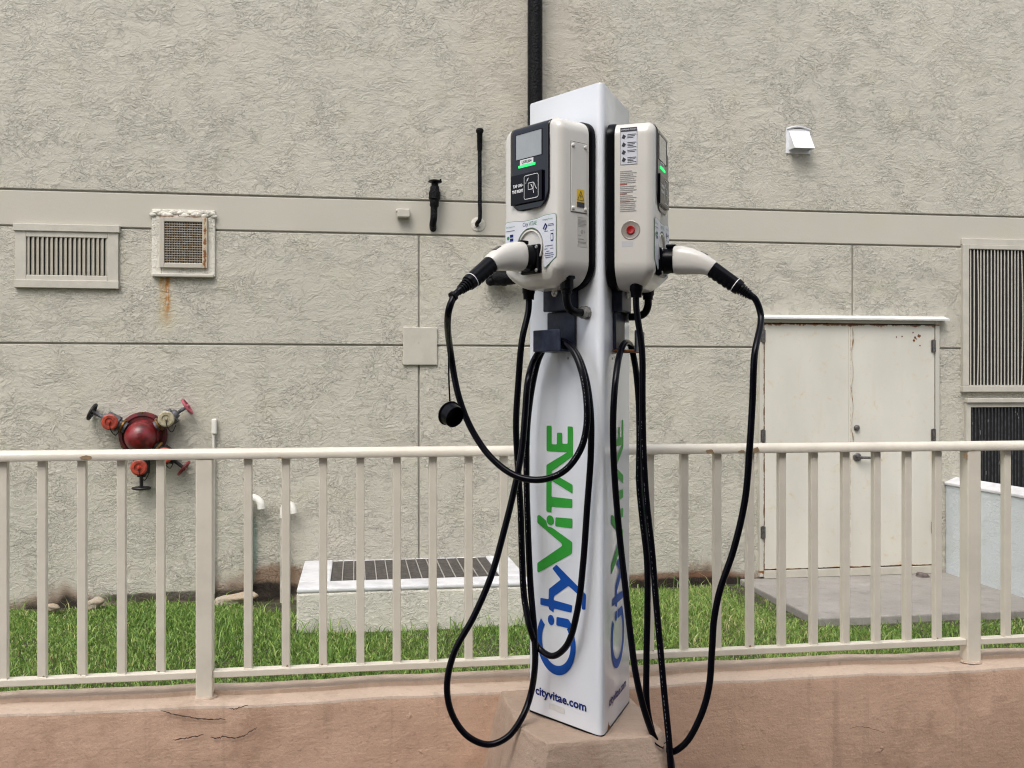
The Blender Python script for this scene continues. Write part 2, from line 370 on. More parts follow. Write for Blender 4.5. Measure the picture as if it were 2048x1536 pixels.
# ================================================================== BUILDING
JX1 = onY(838, 560, WY).x; JX2 = onY(1705, 560, WY).x
Z1, Z2, Z3 = 3.105, 2.83, 1.946; JG = .007
bld = thing('stucco_building', (1.5, WY, 0), 'beige stucco building with scored joints and double service doors', 'building')
g = G().box((-9, WY+.018, -.3), (12, WY+5, 7.4)); obj('wall_core', g, 'joint', bld)
def panel(x0, x1, z0, z1, mat):
    obj('wall_panel', G().box((x0, WY, z0), (x1, WY+.03, z1)), mat, bld, bevel=.006)
XL, XR = -9, 12
panel(XL, XR, Z1+JG, 7.4, 'stucco'); panel(XL, XR, Z2+JG, Z1-JG, 'band')
for a, c in ((XL, JX1-JG), (JX1+JG, JX2-JG), (JX2+JG, XR)):
    panel(a, c, Z3+JG, Z2-JG, 'stucco'); panel(a, c, -.3, Z3-JG, 'stucco')

# double doors
def wx(px, py=900): return onY(px, py, WY).x
def wz(px, py): return onY(px, py, WY).z
DX0, DXM, DX1 = wx(1527), wx(1698), wx(1866)
DZ1, DZ0 = wz(1700, 649), wz(1600, 1136)
M['door'] = steel_paint('door_paint', (.61, .59, .52), [(DZ1, .032), (DZ0, .012)], [(DX0, .004), (DXM, .003), (DX1, .004)])
M['frame_paint'] = steel_paint('door_frame_paint', (.52, .50, .44), [(DZ1, .016), (DZ0-.02, .03)], [(DX0-.012, .005)])
fr = G(); fw = .045
fr.box((DX0-fw, WY-.030, DZ0-.06), (DX0-.006, WY+.02, DZ1+fw)).box((DX1+.006, WY-.030, DZ0-.06), (DX1+fw, WY+.02, DZ1+fw))
fr.box((DX0-.006, WY-.0302, DZ1+.008), (DX1+.006, WY+.02, DZ1+fw))
obj('door_frame', fr, 'frame_paint', bld, bevel=.004)
obj('door_threshold', G().box((DX0-.006, WY-.034, DZ0-.075), (DX1+.006, WY+.02, DZ0-.008)), 'trim', bld, bevel=.004)
obj('door_recess', G().box((DX0-.006, WY-.006, DZ0-.008), (DX1+.006, WY+.02, DZ1+.008)), 'void', bld)
d1 = obj('door', G().box((DX0, WY-.024, DZ0), (DXM-.004, WY-.007, DZ1)), 'door', bld, bevel=.003); d1['label'] = 'plain door leaf without a handle'
d2 = obj('door', G().box((DXM+.002, WY-.024, DZ0), (DX1, WY-.007, DZ1)), 'door', bld, bevel=.003); d2['label'] = 'door leaf with lever handle and rust spots'
obj('meeting_strip', G().box((DXM-.018, WY-.031, DZ0+.01), (DXM+.013, WY-.0245, DZ1-.012)), 'door', d2, bevel=.003)
# peeled rust curl along the meeting edge
pts = [(DXM+.014+.010*math.sin(k*1.3)+.006*math.sin(k*3.1), WY-.033, DZ1-.03-k*.062) for k in range(17)]
obj('rust_streak', G().tube(smooth_path(pts, 4), [.0012+.0045*max(0, math.sin(k*.23))*abs(math.sin(k*.61)) for k in range(65)], 6), plain('flaking_paint', (.52, .44, .31), .7, 0, .2, 30, col2=(.24, .10, .03)), d2, smooth=True)
for px, py, rr in ((1830, 675, .012), (1838, 672, .016), (1828, 681, .011), (1804, 673, .007), (1793, 674, .007), (1840, 691, .007), (1826, 665, .009), (1833, 678, .006)):
    c = onY(px, py, WY-.025)
    obj('rust_spot', G().add([(c.x+rr*(.7+.5*random.random())*math.cos(a*math.pi/5), WY-.0252, c.z+rr*(.7+.5*random.random())*math.sin(a*math.pi/5)) for a in range(10)], [list(range(10))]), 'rust', d2)
def lat(parent, name, mat, o, prof, axis=(0,-1,0), seg=20): return obj(name, G().lathe(o, axis, prof, seg), mat, parent, smooth=True)
c = onY(1713, 856, WY-.025); lat(d2, 'lock', 'hardware', c, [(0,.026),(.012,.026),(.018,.022),(.026,.016),(.028,0)])
c = onY(1714, 914, WY-.025)
hd = G().lathe(c, (0,-1,0), [(0,.037),(.008,.037),(.014,.030),(.016,.014),(.045,.014),(.047,0)], 22)
hd.tube(smooth_path([c+Vector((0,-.042,0)), c+Vector((.03,-.046,-.002)), c+Vector((.105,-.046,-.004))]), [.012]*8+[.011]*8+[.008], 12)
obj('handle', hd, 'hardware', d2, smooth=True)
for px, py, dd in ((1526, 672, d1), (1526, 872, d1), (1526, 1065, d1), (1867, 692, d2), (1867, 870, d2), (1867, 1055, d2)):
    c = onY(px, py, WY-.03)
    obj('hinge', G().tube([(c.x, WY-.036, c.z-.055), (c.x, WY-.036, c.z+.055)], .011, 10).box((c.x-.022, WY-.0315, c.z-.05), (c.x+.022, WY-.0305, c.z+.05)), 'hardware', dd, smooth=True)
zc = wz(1700, 634); x0, x1 = wx(1521, 630), wx(1888, 634)
obj('drip_cap', G().prism([(x0, WY, zc+.012), (x0, WY, zc-.022), (x0, WY-.085, zc-.030), (x0, WY-.088, zc-.014)], 0, (x1-x0, 0, 0)), 'flash', bld, bevel=.002)
obj('lintel', G().box((DX0-fw-.01, WY-.012, DZ1+fw+.002), (DX1+fw+.01, WY+.02, zc-.024)), 'trim', bld)

# unseen building added behind the camera to shade everything that faces it
ob = thing('shade_building', (.5, -7, 0), 'unseen tan block added behind the camera to shade front-facing surfaces', 'building')
obj('wall', G().box((-5.5, -12, .05), (7.0, -2.6, 8.5)), plain('shade_building_paint', (.30, .25, .20), .8, 0, .1, 2, 30, .4, .01), ob)
for k in range(4):
    for j in range(2):
        x = -4.4+k*3.0; z = 1.0+j*3.6
        wn = obj('window', G().box((x, -2.602, z), (x+2.0, -2.54, z+1.7)), 'trim_dark', ob, bevel=.01)
        obj('pane', G().box((x+.08, -2.541, z+.08), (x+1.92, -2.52, z+1.62)), 'gloss', wn)
# ================================================================== THINGS ON THE BUILDING
def rect(px0, py0, px1, py1):
    a = onY(px0, (py0+py1)/2, WY); c = onY(px1, (py0+py1)/2, WY)
    z1 = onY((px0+px1)/2, py0, WY).z; z0 = onY((px0+px1)/2, py1, WY).z
    return a.x, c.x, z0, z1
def frame(gm, x0, x1, z0, z1, w, y0, y1):
    gm.box((x0, y0, z0), (x0+w, y1, z1)).box((x1-w, y0, z0), (x1, y1, z1)).box((x0+w, y0, z0), (x1-w, y1, z0+w)).box((x0+w, y0, z1-w), (x1-w, y1, z1))
    return gm
# left louvre
x0, x1, z0, z1 = rect(31, 450, 239, 577)
v = thing('louvre_vent', ((x0+x1)/2, WY, z0), 'wide beige wall louvre with seventeen upright curved blades', 'vent')
i0, i1, j0, j1 = rect(53, 470, 219, 549)
obj('frame', frame(G(), x0+.004, x1-.004, z0+.02, z1-.02, .078, WY-.026, WY+.01), 'trim', v, bevel=.004)
obj('head_trim', G().box((x0-.008, WY-.040, z1-.055), (x1+.008, WY+.005, z1)), 'trim', v, bevel=.004)
obj('sill_trim', G().box((x0, WY-.036, z0), (x1, WY+.005, z0+.06)), 'trim', v, bevel=.004)
obj('backing', G().box((x0+.05, WY-.004, z0+.05), (x1-.05, WY+.012, z1-.05)), 'void', v)
nb = 18; bw = (i1-i0)/nb; base = None
for k in range(nb):
    if base is None:
        arc = [(bw*(.02+.80*s), -.004-.019*math.sin(s*math.pi*.5)) for s in (0, .25, .5, .75, 1)]
        poly = [(a, d, 0) for a, d in arc] + [(a+.002, d+.003, 0) for a, d in arc[::-1]]
        base = obj('blade', G().prism(poly, 2, (0, 0, j1-j0+.012)), 'trim_dark', v); base.parent = v; base.matrix_parent_inverse = Matrix.Identity(4); o = base
    else:
        o = base.copy(); COL.objects.link(o)
    o.location = Vector((i0+k*bw, WY, j0-.006)) - v.location
# grille
x0, x1, z0, z1 = rect(304, 420, 431, 554)
v = thing('grille_vent', ((x0+x1)/2, WY, z0), 'small square mesh grille with rusty frame and rust run below', 'vent')
sg = G(); frame(sg, x0, x1, z0, z1, .075, WY-.022, WY+.01)
o = obj('surround', sg, M['ledge_stucco'], v, bevel=.008)
tp = G()
for k in range(26):
    tp.ball((x0+.01+(x1-x0-.02)*k/25, WY-.02, z1-.02-.03*random.random()), .016+.012*random.random(), 8, 5, (1.3, .7, .8))
obj('patch_mortar', tp, M['ledge_stucco'], v, smooth=True)
a0, a1, b0, b1 = rect(321, 436, 416, 537)
M['grille_rust'] = steel_paint('grille_frame_paint', (.50, .47, .40), [(b1, .012)], [(a1-.015, .028)])
obj('frame', frame(G(), a0, a1, b0, b1, .036, WY-.050, WY+.005), 'grille_rust', v, bevel=.004)
obj('backing', G().box((a0+.02, WY-.018, b0+.02), (a1-.02, WY+.006, b1-.02)), 'void', v)
wg = G()
for k in range(24): xx = a0+.036+(a1-a0-.072)*k/23; wg.box((xx-.0018, WY-.038, b0+.03), (xx+.0018, WY-.034, b1-.03))
for k in range(18): zz = b0+.036+(b1-b0-.072)*k/17; wg.box((a0+.03, WY-.043, zz-.0028), (a1-.03, WY-.0385, zz+.0028))
o = obj('wire_mesh', wg, 'wire', v); o['kind'] = 'stuff'
obj('sill', G().box((x0+.01, WY-.045, z0-.004), (x1-.01, WY+.004, z0+.022)), 'trim', v, bevel=.006)
# big louvre on the right and the black one below
def bar_vent(name, label, rx0, ry0, ry1, ox, oy0, oy1, pitch_px, barw, fmat, bmat, headz):
    x0, _, z0, z1 = rect(rx0, ry0, 2048, ry1); i0, _, j0, j1 = rect(ox, oy0, 2048, oy1)
    x1 = x0 + 1.22
    v = thing(name, ((x0+x1)/2, WY, z0), label, 'vent')
    fg = G().box((x0, WY-.034, z0), (i0, WY+.01, z1)).box((x1-(i0-x0), WY-.034, z0), (x1, WY+.01, z1))
    fg.box((i0, WY-.034, j1), (x1-(i0-x0), WY+.01, z1)).box((i0, WY-.034, z0), (x1-(i0-x0), WY+.01, j0))
    obj('frame', fg, fmat, v, bevel=.004)
    obj('backing', G().box((i0-.005, WY-.003, j0-.005), (x1-(i0-x0)+.005, WY+.012, j1+.005)), 'void', v)
    pitch = onY(ox+pitch_px*5, 700, WY).x/5-onY(ox, 700, WY).x/5; nbar = int((x1-(i0-x0)-i0)/pitch)
    for k in range(nbar):
        bx = i0+pitch*(k+.62); pts = [(bx+(.0 if not (k in (2, 15)) else .010*math.sin(s*math.pi)*(1 if k == 2 else 1.3)), WY-.020+.003*math.sin(k*5.1), j0-.002+(j1-j0+.004)*s) for s in np.linspace(0, 1, 7)]
        ring = [[Vector((p[0]-barw/2, p[1]-.002, p[2])), Vector((p[0]+barw/2, p[1]-.002, p[2])), Vector((p[0]+barw/2, p[1]+.002, p[2])), Vector((p[0]-barw/2, p[1]+.002, p[2]))] for p in pts]
        obj('bar', G().loft(ring if k in (2, 15) else [ring[0], ring[-1]]), bmat, v)
    return v, x0, x1, z0, z1
v, x0, x1, z0, z1 = bar_vent('louvre_vent', 'tall beige wall louvre with thin upright bars beside service doors', 1922, 491, 772, 1934, 500, 770, 6.85, .0102, 'trim', 'trim', 0)
obj('head_trim', G().box((x0-.005, WY-.022, z1), (x1+.02, WY+.005, z1+.055)), 'trim', v, bevel=.004)
obj('sill_trim', G().box((x0-.01, WY-.048, z0-.052), (x1+.02, WY+.005, z0-.002)), 'trim', v, bevel=.005)
v, x0, x1, z0, z1 = bar_vent('louvre_vent', 'black wall louvre with scuffed upright bars behind pale side wall', 1928, 806, 1040, 1937, 814, 1040, 6.7, .012, 'trim', 'black_bar', 0)
obj('head_trim', G().box((x0-.004, WY-.06, z1+.004), (x1+.02, WY+.005, z1+.042)), 'trim', v, bevel=.005)
for k in range(22):
    sx = x0+.06+random.random()*(x1-x0-.2); sz = z0+.3+random.random()*(z1-z0-.35)
    obj('paint_scuff', G().box((sx, WY-.0275, sz), (sx+.002+.002*random.random(), WY-.0265, sz+.012+.03*random.random()**2)), plain('scuff_grey', (.30, .30, .29), .6), v)

# vent hood
x0, x1, z0, z1 = rect(1577, 263, 1617, 301)
v = thing('vent_hood', ((x0+x1)/2, WY, z0), 'small white metal exhaust hood high on the stucco wall', 'vent hood')
obj('flange', G().box((x0-.025, WY-.010, z0-.03), (x1+.012, WY+.004, z1+.02)), 'hood', v, bevel=.003)
dp = .115; hg = G()
A = [(x0, WY-.010, z1), (x1, WY-.010, z1), (x1+.004, WY-dp, z0-.004), (x0+.02-.016, WY-dp, z0-.004), (x0, WY-.010, z0+.0), (x1, WY-.010, z0)]
hg.add(A, [(0,1,2,3), (0,3,4), (1,5,2)]); o = obj('hood', hg, 'hood', v)
s_ = o.modifiers.new('thick', 'SOLIDIFY'); s_.thickness = .004
obj('sealant', G().tube(smooth_path([(x0-.02, WY-.008, z1+.015), (x0+.05, WY-.012, z1+.034), (x0+.1, WY-.012, z1+.036), (x1+.012, WY-.008, z1+.014)]), .010, 8), 'white_cap', v, smooth=True)
# junction box
x0, x1, z0, z1 = rect(794, 420, 819, 437)
v = thing('junction_box', ((x0+x1)/2, WY, z0), 'small beige junction box between the grille and black stub pipe', 'junction box')
obj('body', G().box((x0, WY-.075, z0), (x1, WY+.003, z1)), 'trim', v, bevel=.008)
obj('conduit_stub', G().tube([(x0-.012, WY-.035, z1-.015), (x0+.01, WY-.035, z1-.015)], .014, 10), 'trim', v, smooth=True)
# cover plate over the joint crossing
x0, x1, z0, z1 = rect(806, 655, 874, 730)
v = tag(obj('cover_plate', G().box((x0, WY-.022, z0), (x1, WY-.0005, z1)), 'trim', None, bevel=.005), 'square beige blank cover plate where wall joints cross', 'cover plate')
obj('screw', G().lathe(((x0+x1)/2-.015, WY-.022, (z0+z1)/2+.03), (0,-1,0), [(0,.006),(.003,.005),(.004,0)], 10), 'trim', v, smooth=True)

# black pipes on the wall
def wp(px, py, off): return onY(px, py, WY-off)
v = thing('stub_pipe', wp(868, 450, .08), 'short thick black vent pipe with flared cap and joint collar', 'pipe')
obj('pipe', G().tube(smooth_path([wp(866, 458, -.01), wp(866, 447, .05), wp(867.5, 436, .075), wp(868, 420, .08), wp(869, 396, .08), wp(870, 360, .08)]), .028, 14), 'tar', v, smooth=True)
a, c = wp(869, 398, .08), wp(870, 362, .08); ax = (c-a)
obj('collar', G().lathe(a, ax, [(-.065,.030),(-.055,.036),(-.01,.036),(0,.047),(.055,.047),(.06,.040),(.085,.037),(.10,.034)], 16), 'tar', v, smooth=True)
obj('cap', G().lathe(wp(870, 366, .08), ax, [(0,.034),(.004,.052),(.012,.056),(.020,.045),(.028,.016),(.029,0)], 16), 'tar', v, smooth=True)
obj('clip', G().tube([wp(872, 364, .11), wp(882, 363, .10), wp(881, 358, .10)], .008, 8), 'tar', v, smooth=True)
v = thing('thin_vent_pipe', wp(957, 448, .06), 'long thin black vent pipe with round cap and plaster patch', 'pipe')
obj('pipe', G().tube(smooth_path([wp(953.5, 452, -.01), wp(954.5, 446, .04), wp(959, 440, .06), wp(959.6, 400, .06), wp(959.5, 330, .06), wp(959.5, 270, .06)]), .0165, 12), 'tar', v, smooth=True)
c = wp(959.5, 262, .06); obj('cap', G().lathe(c-Vector((0,0,.16)), (0,0,1), [(0,.0165),(.01,.021),(.14,.023),(.15,.030),(.165,.032),(.178,.026),(.185,0)], 14), 'tar', v, smooth=True)
pc = wp(956, 449, .0); obj('plaster_patch', G().lathe(pc, (0,-1,0), [(-.004,.062),(.004,.058),(.009,.04),(.011,0)], 13), M['ledge_stucco'], v, smooth=True)
v = thing('tall_vent_pipe', wp(1070, 560, .1), 'tall thick black tarred pipe running up wall behind the pedestal', 'pipe')
PR = .0605
obj('pipe', G().tube(smooth_path([wp(984, 556, .05), wp(1000, 556, .10), wp(1030, 553, .115), wp(1058, 545, .115), wp(1069.5, 520, .115), wp(1070, 470, .115), wp(1070, 200, .115), Vector((wp(1070, 200, .115).x, WY-.115, 7.9))]), PR, 18), 'tar', v, smooth=True)
lg = G()
for k in range(16):
    lg.ball(wp(978+random.random()*34, 551+random.random()*12, .05+random.random()*.06), .028+.014*random.random(), 9, 6)
obj('tar_seal', lg, 'tar', v, smooth=True)

# conduit, drains, fire connection
v = thing('conduit_outlet', wp(428, 872, .03), 'thin white conduit with small outlet box near red fire inlet', 'conduit')
c = wp(428.5, 853, .03); obj('box', G().box((c.x-.020, WY-.05, c.z-.060), (c.x+.020, WY+.002, c.z+.060)), 'pvc', v, bevel=.012, seg=3)
obj('pipe', G().tube([wp(427, 870, .026), wp(427.5, 925, .026), Vector((wp(427.5, 925, .026).x, WY-.026, .02))], .0095, 10), 'pvc', v, smooth=True)
for i, (pa, lab) in enumerate((((497, 998, 1190), 'white drain pipe with goose neck, the taller beside rust patch'), ((566, 1010, 1195), 'white drain pipe with goose neck, the shorter beside grated ledge'))):
    px, py, pb = pa
    v = thing('drain_pipe', wp(px, pb, .05), lab, 'pipe')
    q = [wp(px, pb, .06), wp(px, py+26, .06), wp(px+1, py+8, .06), wp(px+7, py-2, .065), wp(px+16, py, .07), wp(px+24-4*i, py+8, .08), wp(px+26-4*i, py+20-3*i, .085)]
    obj('pipe', G().tube([q[0]-Vector((0,0,.05)), q[1]], .028-.004*i, 14), plain('stained_pipe', (.30, .40, .35) if i == 0 else (.50, .475, .41), .5, 0, .2, 12), v, smooth=True)
    obj('goose_neck', G().tube(smooth_path(q[1:]), .030-.004*i, 14), 'pvc', v, smooth=True)
    for (kx, ky, ko) in ((px+7, py-2, .065), (px+18, py+1, .072)):
        pass

fc = wp(287, 870, .0)
v = thing('fire_inlet', (fc.x, WY, fc.z-.4), 'red domed four-way fire inlet with handwheel valves on wall', 'fire inlet')
SR = .118
lat(v, 'flange', 'fire_rim', fc, [(-.005,.178),(.030,.178),(.040,.170),(.043,.150),(.034,.142),(.034,.0)], seg=32)
prof = [(.02,.128),(.05,.125),(.06,.116)]+[(.10+.115*math.sin(a), SR*math.cos(a)) for a in np.linspace(-.2, 1.55, 14)]+[(.2155,0)]
dm = lat(v, 'dome', 'fire_red', fc-Vector((0,0,.010)), prof, seg=28)
dm['label'] = 'worn red hemispherical body'
def valve(ang, capmat, wheelmat, bodymat, L=1.0):
    d = Vector((math.cos(ang), 0, math.sin(ang)))
    o0 = fc + Vector((0, -.075, 0)) + d*.125
    vb = obj('valve', G().lathe(o0, d, [(0,.042),(.02,.042),(.022,.052),(.036,.052),(.038,.046),(.06,.046),(.062,.062),(.16,.062),(.165,.040),(.19,.030),(.192,.014),(.28*L,.013),(.282*L,0)], 12), bodymat, v, smooth=30)
    obj('collar', G().lathe(o0+d*.02, d, [(0,.050),(.004,.055),(.014,.055),(.018,.050)], 12), 'fire_brass', vb, smooth=True)
    cc = o0 + d*.11
    obj('cap', G().lathe(cc, (0,-1,0), [(0,.050),(.075,.050),(.078,.060),(.10,.060),(.106,.050),(.106,.032),(.098,.030),(.098,.012),(.12,.010),(.122,0)], 20), capmat, vb, smooth=30)
    wc = o0+d*.275*L; hw = G(); u = Vector((0,1,0)); w2 = d.cross(u)
    ring = [wc+(u*math.cos(2*math.pi*k/20)+w2*math.sin(2*math.pi*k/20))*.062 for k in range(21)]
    hw.tube(ring, .010, 8, False)
    for k in range(4): hw.tube([wc, wc+(u*math.cos(k*math.pi/2)+w2*math.sin(k*math.pi/2))*.06], .008, 6)
    hw.lathe(wc-d*.014, d, [(0,.016),(.03,.016),(.031,0)], 10)
    obj('handwheel', hw, wheelmat, vb, smooth=True)
    ch = [cc+Vector((0,-.11,0)), cc+Vector((.01,-.10,-.06)), cc+Vector((.035,-.05,-.10)), cc+Vector((.06,-.03,-.05))]
    obj('chain', G().tube(smooth_path(ch, 6), .004, 6), 'fire_dark', vb, smooth=True)
valve(R(153), 'fire_orange', 'fire_dark', 'fire_grey'); valve(R(33), 'yellowed', 'fire_pink', 'fire_grey')
valve(R(270), 'fire_orange', 'fire_dark', 'fire_dark'); valve(R(-39), 'fire_orange', 'fire_red', 'fire_dark')
for k in range(6):
    a = R(60*k+30); lat(v, 'bolt', 'fire_brass', fc+Vector((.168*math.cos(a), -.028, .168*math.sin(a))), [(0,.013),(.012,.013),(.014,0)], seg=6)

# raised areaway ledge with grate
BZ = .25; bl = onH(593, 1178, BZ); BYF = bl.y; BX0, BX1 = bl.x, 1.22
GX0, GX1, GYF, GYB = onH(661, 1162, BZ).x, onH(1001, 1152, BZ).x, onH(661, 1162, BZ).y, WY-.03
v = thing('areaway_ledge', ((BX0+BX1)/2, (BYF+WY)/2, 0), 'low stucco ledge with white rim and dark grate against wall', 'ledge')
sg = G().box((BX0, BYF, -.2), (BX1, GYF-.02, BZ-.032)).box((BX0, GYF-.02, -.2), (GX0-.02, WY, BZ-.032)).box((GX1+.02, GYF-.02, -.2), (BX1, WY, BZ-.032))
obj('curb_wall', sg, 'ledge_stucco', v, bevel=.015)
cg = G().box((BX0+.001, BYF+.001, BZ-.032), (BX1-.001, GYF, BZ+.002)).box((BX0+.001, GYF, BZ-.032), (GX0, WY-.001, BZ+.002)).box((GX1, GYF, BZ-.032), (BX1-.001, WY-.001, BZ+.002))
cg.box((GX0, GYB, BZ-.03), (GX1, WY-.001, BZ-.004))
obj('rim', cg, 'white_cap', v, bevel=.012)
obj('pit', G().box((GX0-.019, GYF-.019, -.2), (GX1+.019, WY-.002, BZ-.06)), 'void', v)
ns = 15; sw = (GX1-GX0)/ns
for k in range(ns):
    o = obj('grate_panel', G().box((GX0+k*sw+.004, GYF+.004, BZ-.030), (GX0+(k+1)*sw-.004, GYB-.004, BZ-.006+.003*random.random())), 'grate', v)
    if k: obj('grate_bar', G().box((GX0+k*sw-.0035, GYF+.003, BZ-.034), (GX0+k*sw+.0035, GYB-.003, BZ+.001)), 'grate_bar', v)

# pale side wall at the landing
SWX = 5.06
v = thing('side_wall', (SWX+.1, 7, 0), 'pale bluish stucco side wall with white coping beside landing', 'wall')
obj('wall_body', G().box((SWX, 4.6, -.3), (SWX+.20, WY-.001, .76)), 'sidewall', v, bevel=.01)
obj('coping', G().prism([(SWX-.012, 4.59, .762), (SWX+.212, 4.59, .762), (SWX+.212, 4.59, .80), (SWX+.1, 4.59, .83), (SWX-.012, 4.59, .785)], 1, (0, WY-.002-4.59, 0)), 'white_cap', v, bevel=.006)

# stones by the wall
def stone(px, py, size, sq, lab, rz=0):
    c = onH(px, py, 0.0); bm = bmesh.new(); bmesh.ops.create_icosphere(bm, subdivisions=3, radius=1)
    ph = random.random()*9
    for q in bm.verts:
        d = q.co; k = 1+.16*math.sin(d.x*3+ph)+.13*math.sin(d.y*4.3+ph*2)+.10*math.sin(d.z*5+d.x*3.7)
        q.co = Vector((d.x*sq[0], d.y*sq[1], d.z*sq[2]))*size*k
    g = G().add([Matrix.Rotation(rz, 4, 'Y') @ q.co + c for q in bm.verts], [[w.index for w in f.verts] for f in bm.faces]); bm.free()
    return tag(obj('stone', g, 'stone', None, smooth=60), lab, 'stone', 'stones at foot of the wall')
stone(187, 1207, .070, (1.0, .6, .62), 'pointed tan stone leaning at the foot of stucco wall', R(-25))
stone(104, 1214, .05, (1.3, .7, .5), 'flat pale stone in the grass at the wall foot')
stone(470, 1198, .11, (1.3, .6, .42), 'long grey stone half buried beside the drain pipes', R(-12))
stone(1846, 1153, .06, (1.1, .8, .6), 'small dark stone on the concrete landing at the doors').data.materials[0] = plain('dark_stone', (.16, .13, .12), .9, 0, .2, 30, 40, .6, .01)

# ================================================================== LOW WALL, RAILING
LZ, LF, LB = .675, 3.14, 3.335
v = thing('low_wall', (1, 3.2, 0), 'low salmon-brown rendered wall under the cream railing', 'wall')
def strip(profile, name, mat, bev):
    """profile in (Y, Z) swept along X with slight waviness"""
    X = np.linspace(-8, 10, 181); rings = []
    for x in X:
        w = .0025*math.sin(x*5.3)+.002*math.sin(x*11.7+1)+.0015*math.sin(x*23)
        rings.append([Vector((x, y, z+(w if z > .3 else 0))) for y, z in profile])
    return obj(name, G().loft(rings), mat, v, smooth=30)
strip([(LF-.012, -.05), (LF-.002, .3), (LF, LZ-.022), (LF+.004, LZ-.010), (LB-.02, LZ-.010), (LB-.02, -.05)], 'wall_body', 'lowwall', 0)
strip([(LF+.003, LZ-.011), (LF+.006, LZ-.004), (LF+.014, LZ), (3.229, LZ+.0005), (3.234, LZ+.002), (3.2345, LZ+.013), (3.238, LZ+.016), (LB-.01, LZ+.013), (LB, LZ+.006), (LB, LZ-.06), (3.30, LZ-.06), (3.30, LZ-.011)], 'coping', 'lowtop', 0)
# cracks in the render
def crack(name, pts, w):
    P = [onY(px, py, LF-.004) for px, py in pts]; P = [p+Vector((random.uniform(-.0016, .0016), 0, random.gauss(0, .0010))) for p in smooth_path(P, 7)]
    vv, ff = [], []
    for i, p in enumerate(P):
        ww = .75*w*(.35+.9*abs(math.sin(i*.43)+.4*math.sin(i*1.3)))*min(1, (i+.4)/4, (len(P)-i)/4); vv += [p+Vector((0, -.0015-(LZ-p.z)*.01, ww)), p+Vector((0, -.0015-(LZ-p.z)*.01, -ww))]
    for i in range(len(P)-1): ff.append((2*i, 2*i+1, 2*i+3, 2*i+2))
    obj(name, G().add(vv, ff), 'crack', v)
crack('crack', [(320, 1419), (345, 1428), (372, 1433), (400, 1437), (425, 1438), (452, 1438)], .0022)
crack('crack', [(344, 1479), (365, 1477), (385, 1473), (408, 1468)], .0024)
crack('crack', [(420, 1473), (433, 1476), (448, 1473), (470, 1476), (490, 1470), (505, 1460), (515, 1454)], .0022)
crack('crack', [(458, 1416), (470, 1418), (480, 1414), (497, 1410)], .0018)
crack('crack', [(1695, 1458), (1718, 1453), (1740, 1456), (1768, 1466)], .0010)

# plinth carrying the pedestal
TOPZ = .676
tp = [(1001, 1381), (1024, 1430), (1043, 1456), (1095, 1486), (1302, 1472), (1326, 1459), (1270, 1404)]
T = [onH(px, py, TOPZ) for px, py in tp]
cen = Vector((sum(p.x for p in T)/7, sum(p.y for p in T)/7, 0))
T[0].y = 3.15; T[-1].y = 3.15
back = [Vector((T[-1].x, 3.22, TOPZ)), Vector((T[0].x, 3.22, TOPZ))]
poly = T + back
def flare(p, k, z):
    if p.y > 3.2: return Vector((p.x+(p.x-cen.x)*k*.5, p.y, z))
    return Vector((p.x+(p.x-cen.x)*k, p.y+(p.y-cen.y)*k*(1 if p.y < 3.1 else 0), z))
rings = [[flare(p, k, z) for p in poly] for k, z in ((.95, .04), (.30, .46), (.10, .62), (.02, .664), (0, .672), (-.02, TOPZ))]
pl = obj('plinth', G().loft(rings), 'plinth', v, smooth=25)
bv = pl.modifiers.new('edges', 'BEVEL'); bv.width = .014; bv.segments = 3; bv.limit_method = 'ANGLE'; bv.angle_limit = R(20)
sb_ = pl.modifiers.new('dense', 'SUBSURF'); sb_.subdivision_type = 'SIMPLE'; sb_.levels = sb_.render_levels = 4
tx = bpy.data.textures.new('lumps', 'CLOUDS'); tx.noise_scale = .09; tx.noise_depth = 3
dm_ = pl.modifiers.new('lumps', 'DISPLACE'); dm_.texture = tx; dm_.texture_coords = 'GLOBAL'; dm_.strength = .010; dm_.mid_level = .62
pl['label'] = 'tapered concrete plinth carrying the charging pedestal'

rl = thing('railing', (1, 3.22, LZ), 'cream metal railing with square pickets on the low wall', 'railing')
YP = 3.225; PW = .0125
rail_z = lambda px, py: onY(px, py, YP-.02).z
TZ1 = .5*(rail_z(0, 899)+rail_z(2048, 885)); TZ0 = .5*(rail_z(0, 919)+rail_z(2048, 904))
th = TZ1-TZ0
prof = [(-.026, 0), (-.028, .004), (-.028, th*.55), (-.022, th*.85), (-.012, th), (.012, th), (.022, th*.85), (.028, th*.55), (.028, .004), (.026, 0)]
obj('top_rail', G().loft([[Vector((x, YP+a, TZ0+c)) for a, c in prof] for x in (-8, 10)]), 'railing', rl, smooth=50)
BZ1 = .5*(rail_z(0, 1359)+rail_z(2048, 1276)); BZ0 = BZ1-.021
posts = [408, 1189, 1949]; PX = [onY(p, 1100, YP-.025).x for p in posts]
edges = [-8]+[e for p in PX for e in (p-.0255, p+.0255)]+[10]
for i in range(0, len(edges), 2):
    obj('bottom_rail', G().box((edges[i], YP-.019, BZ0), (edges[i+1], YP+.019, BZ1)), 'railing', rl, bevel=.0025)
for x in PX:
    obj('post', G().box((x-.025, YP-.025, LZ-.004), (x+.025, YP+.025, TZ0-.0005)), 'railing', rl, bevel=.003)
    obj('grout', G().lathe((x, YP, LZ+.001), (0,0,1), [(0,.040),(.003,.038),(.006,.0345)], 7), 'lowtop', rl, smooth=True)
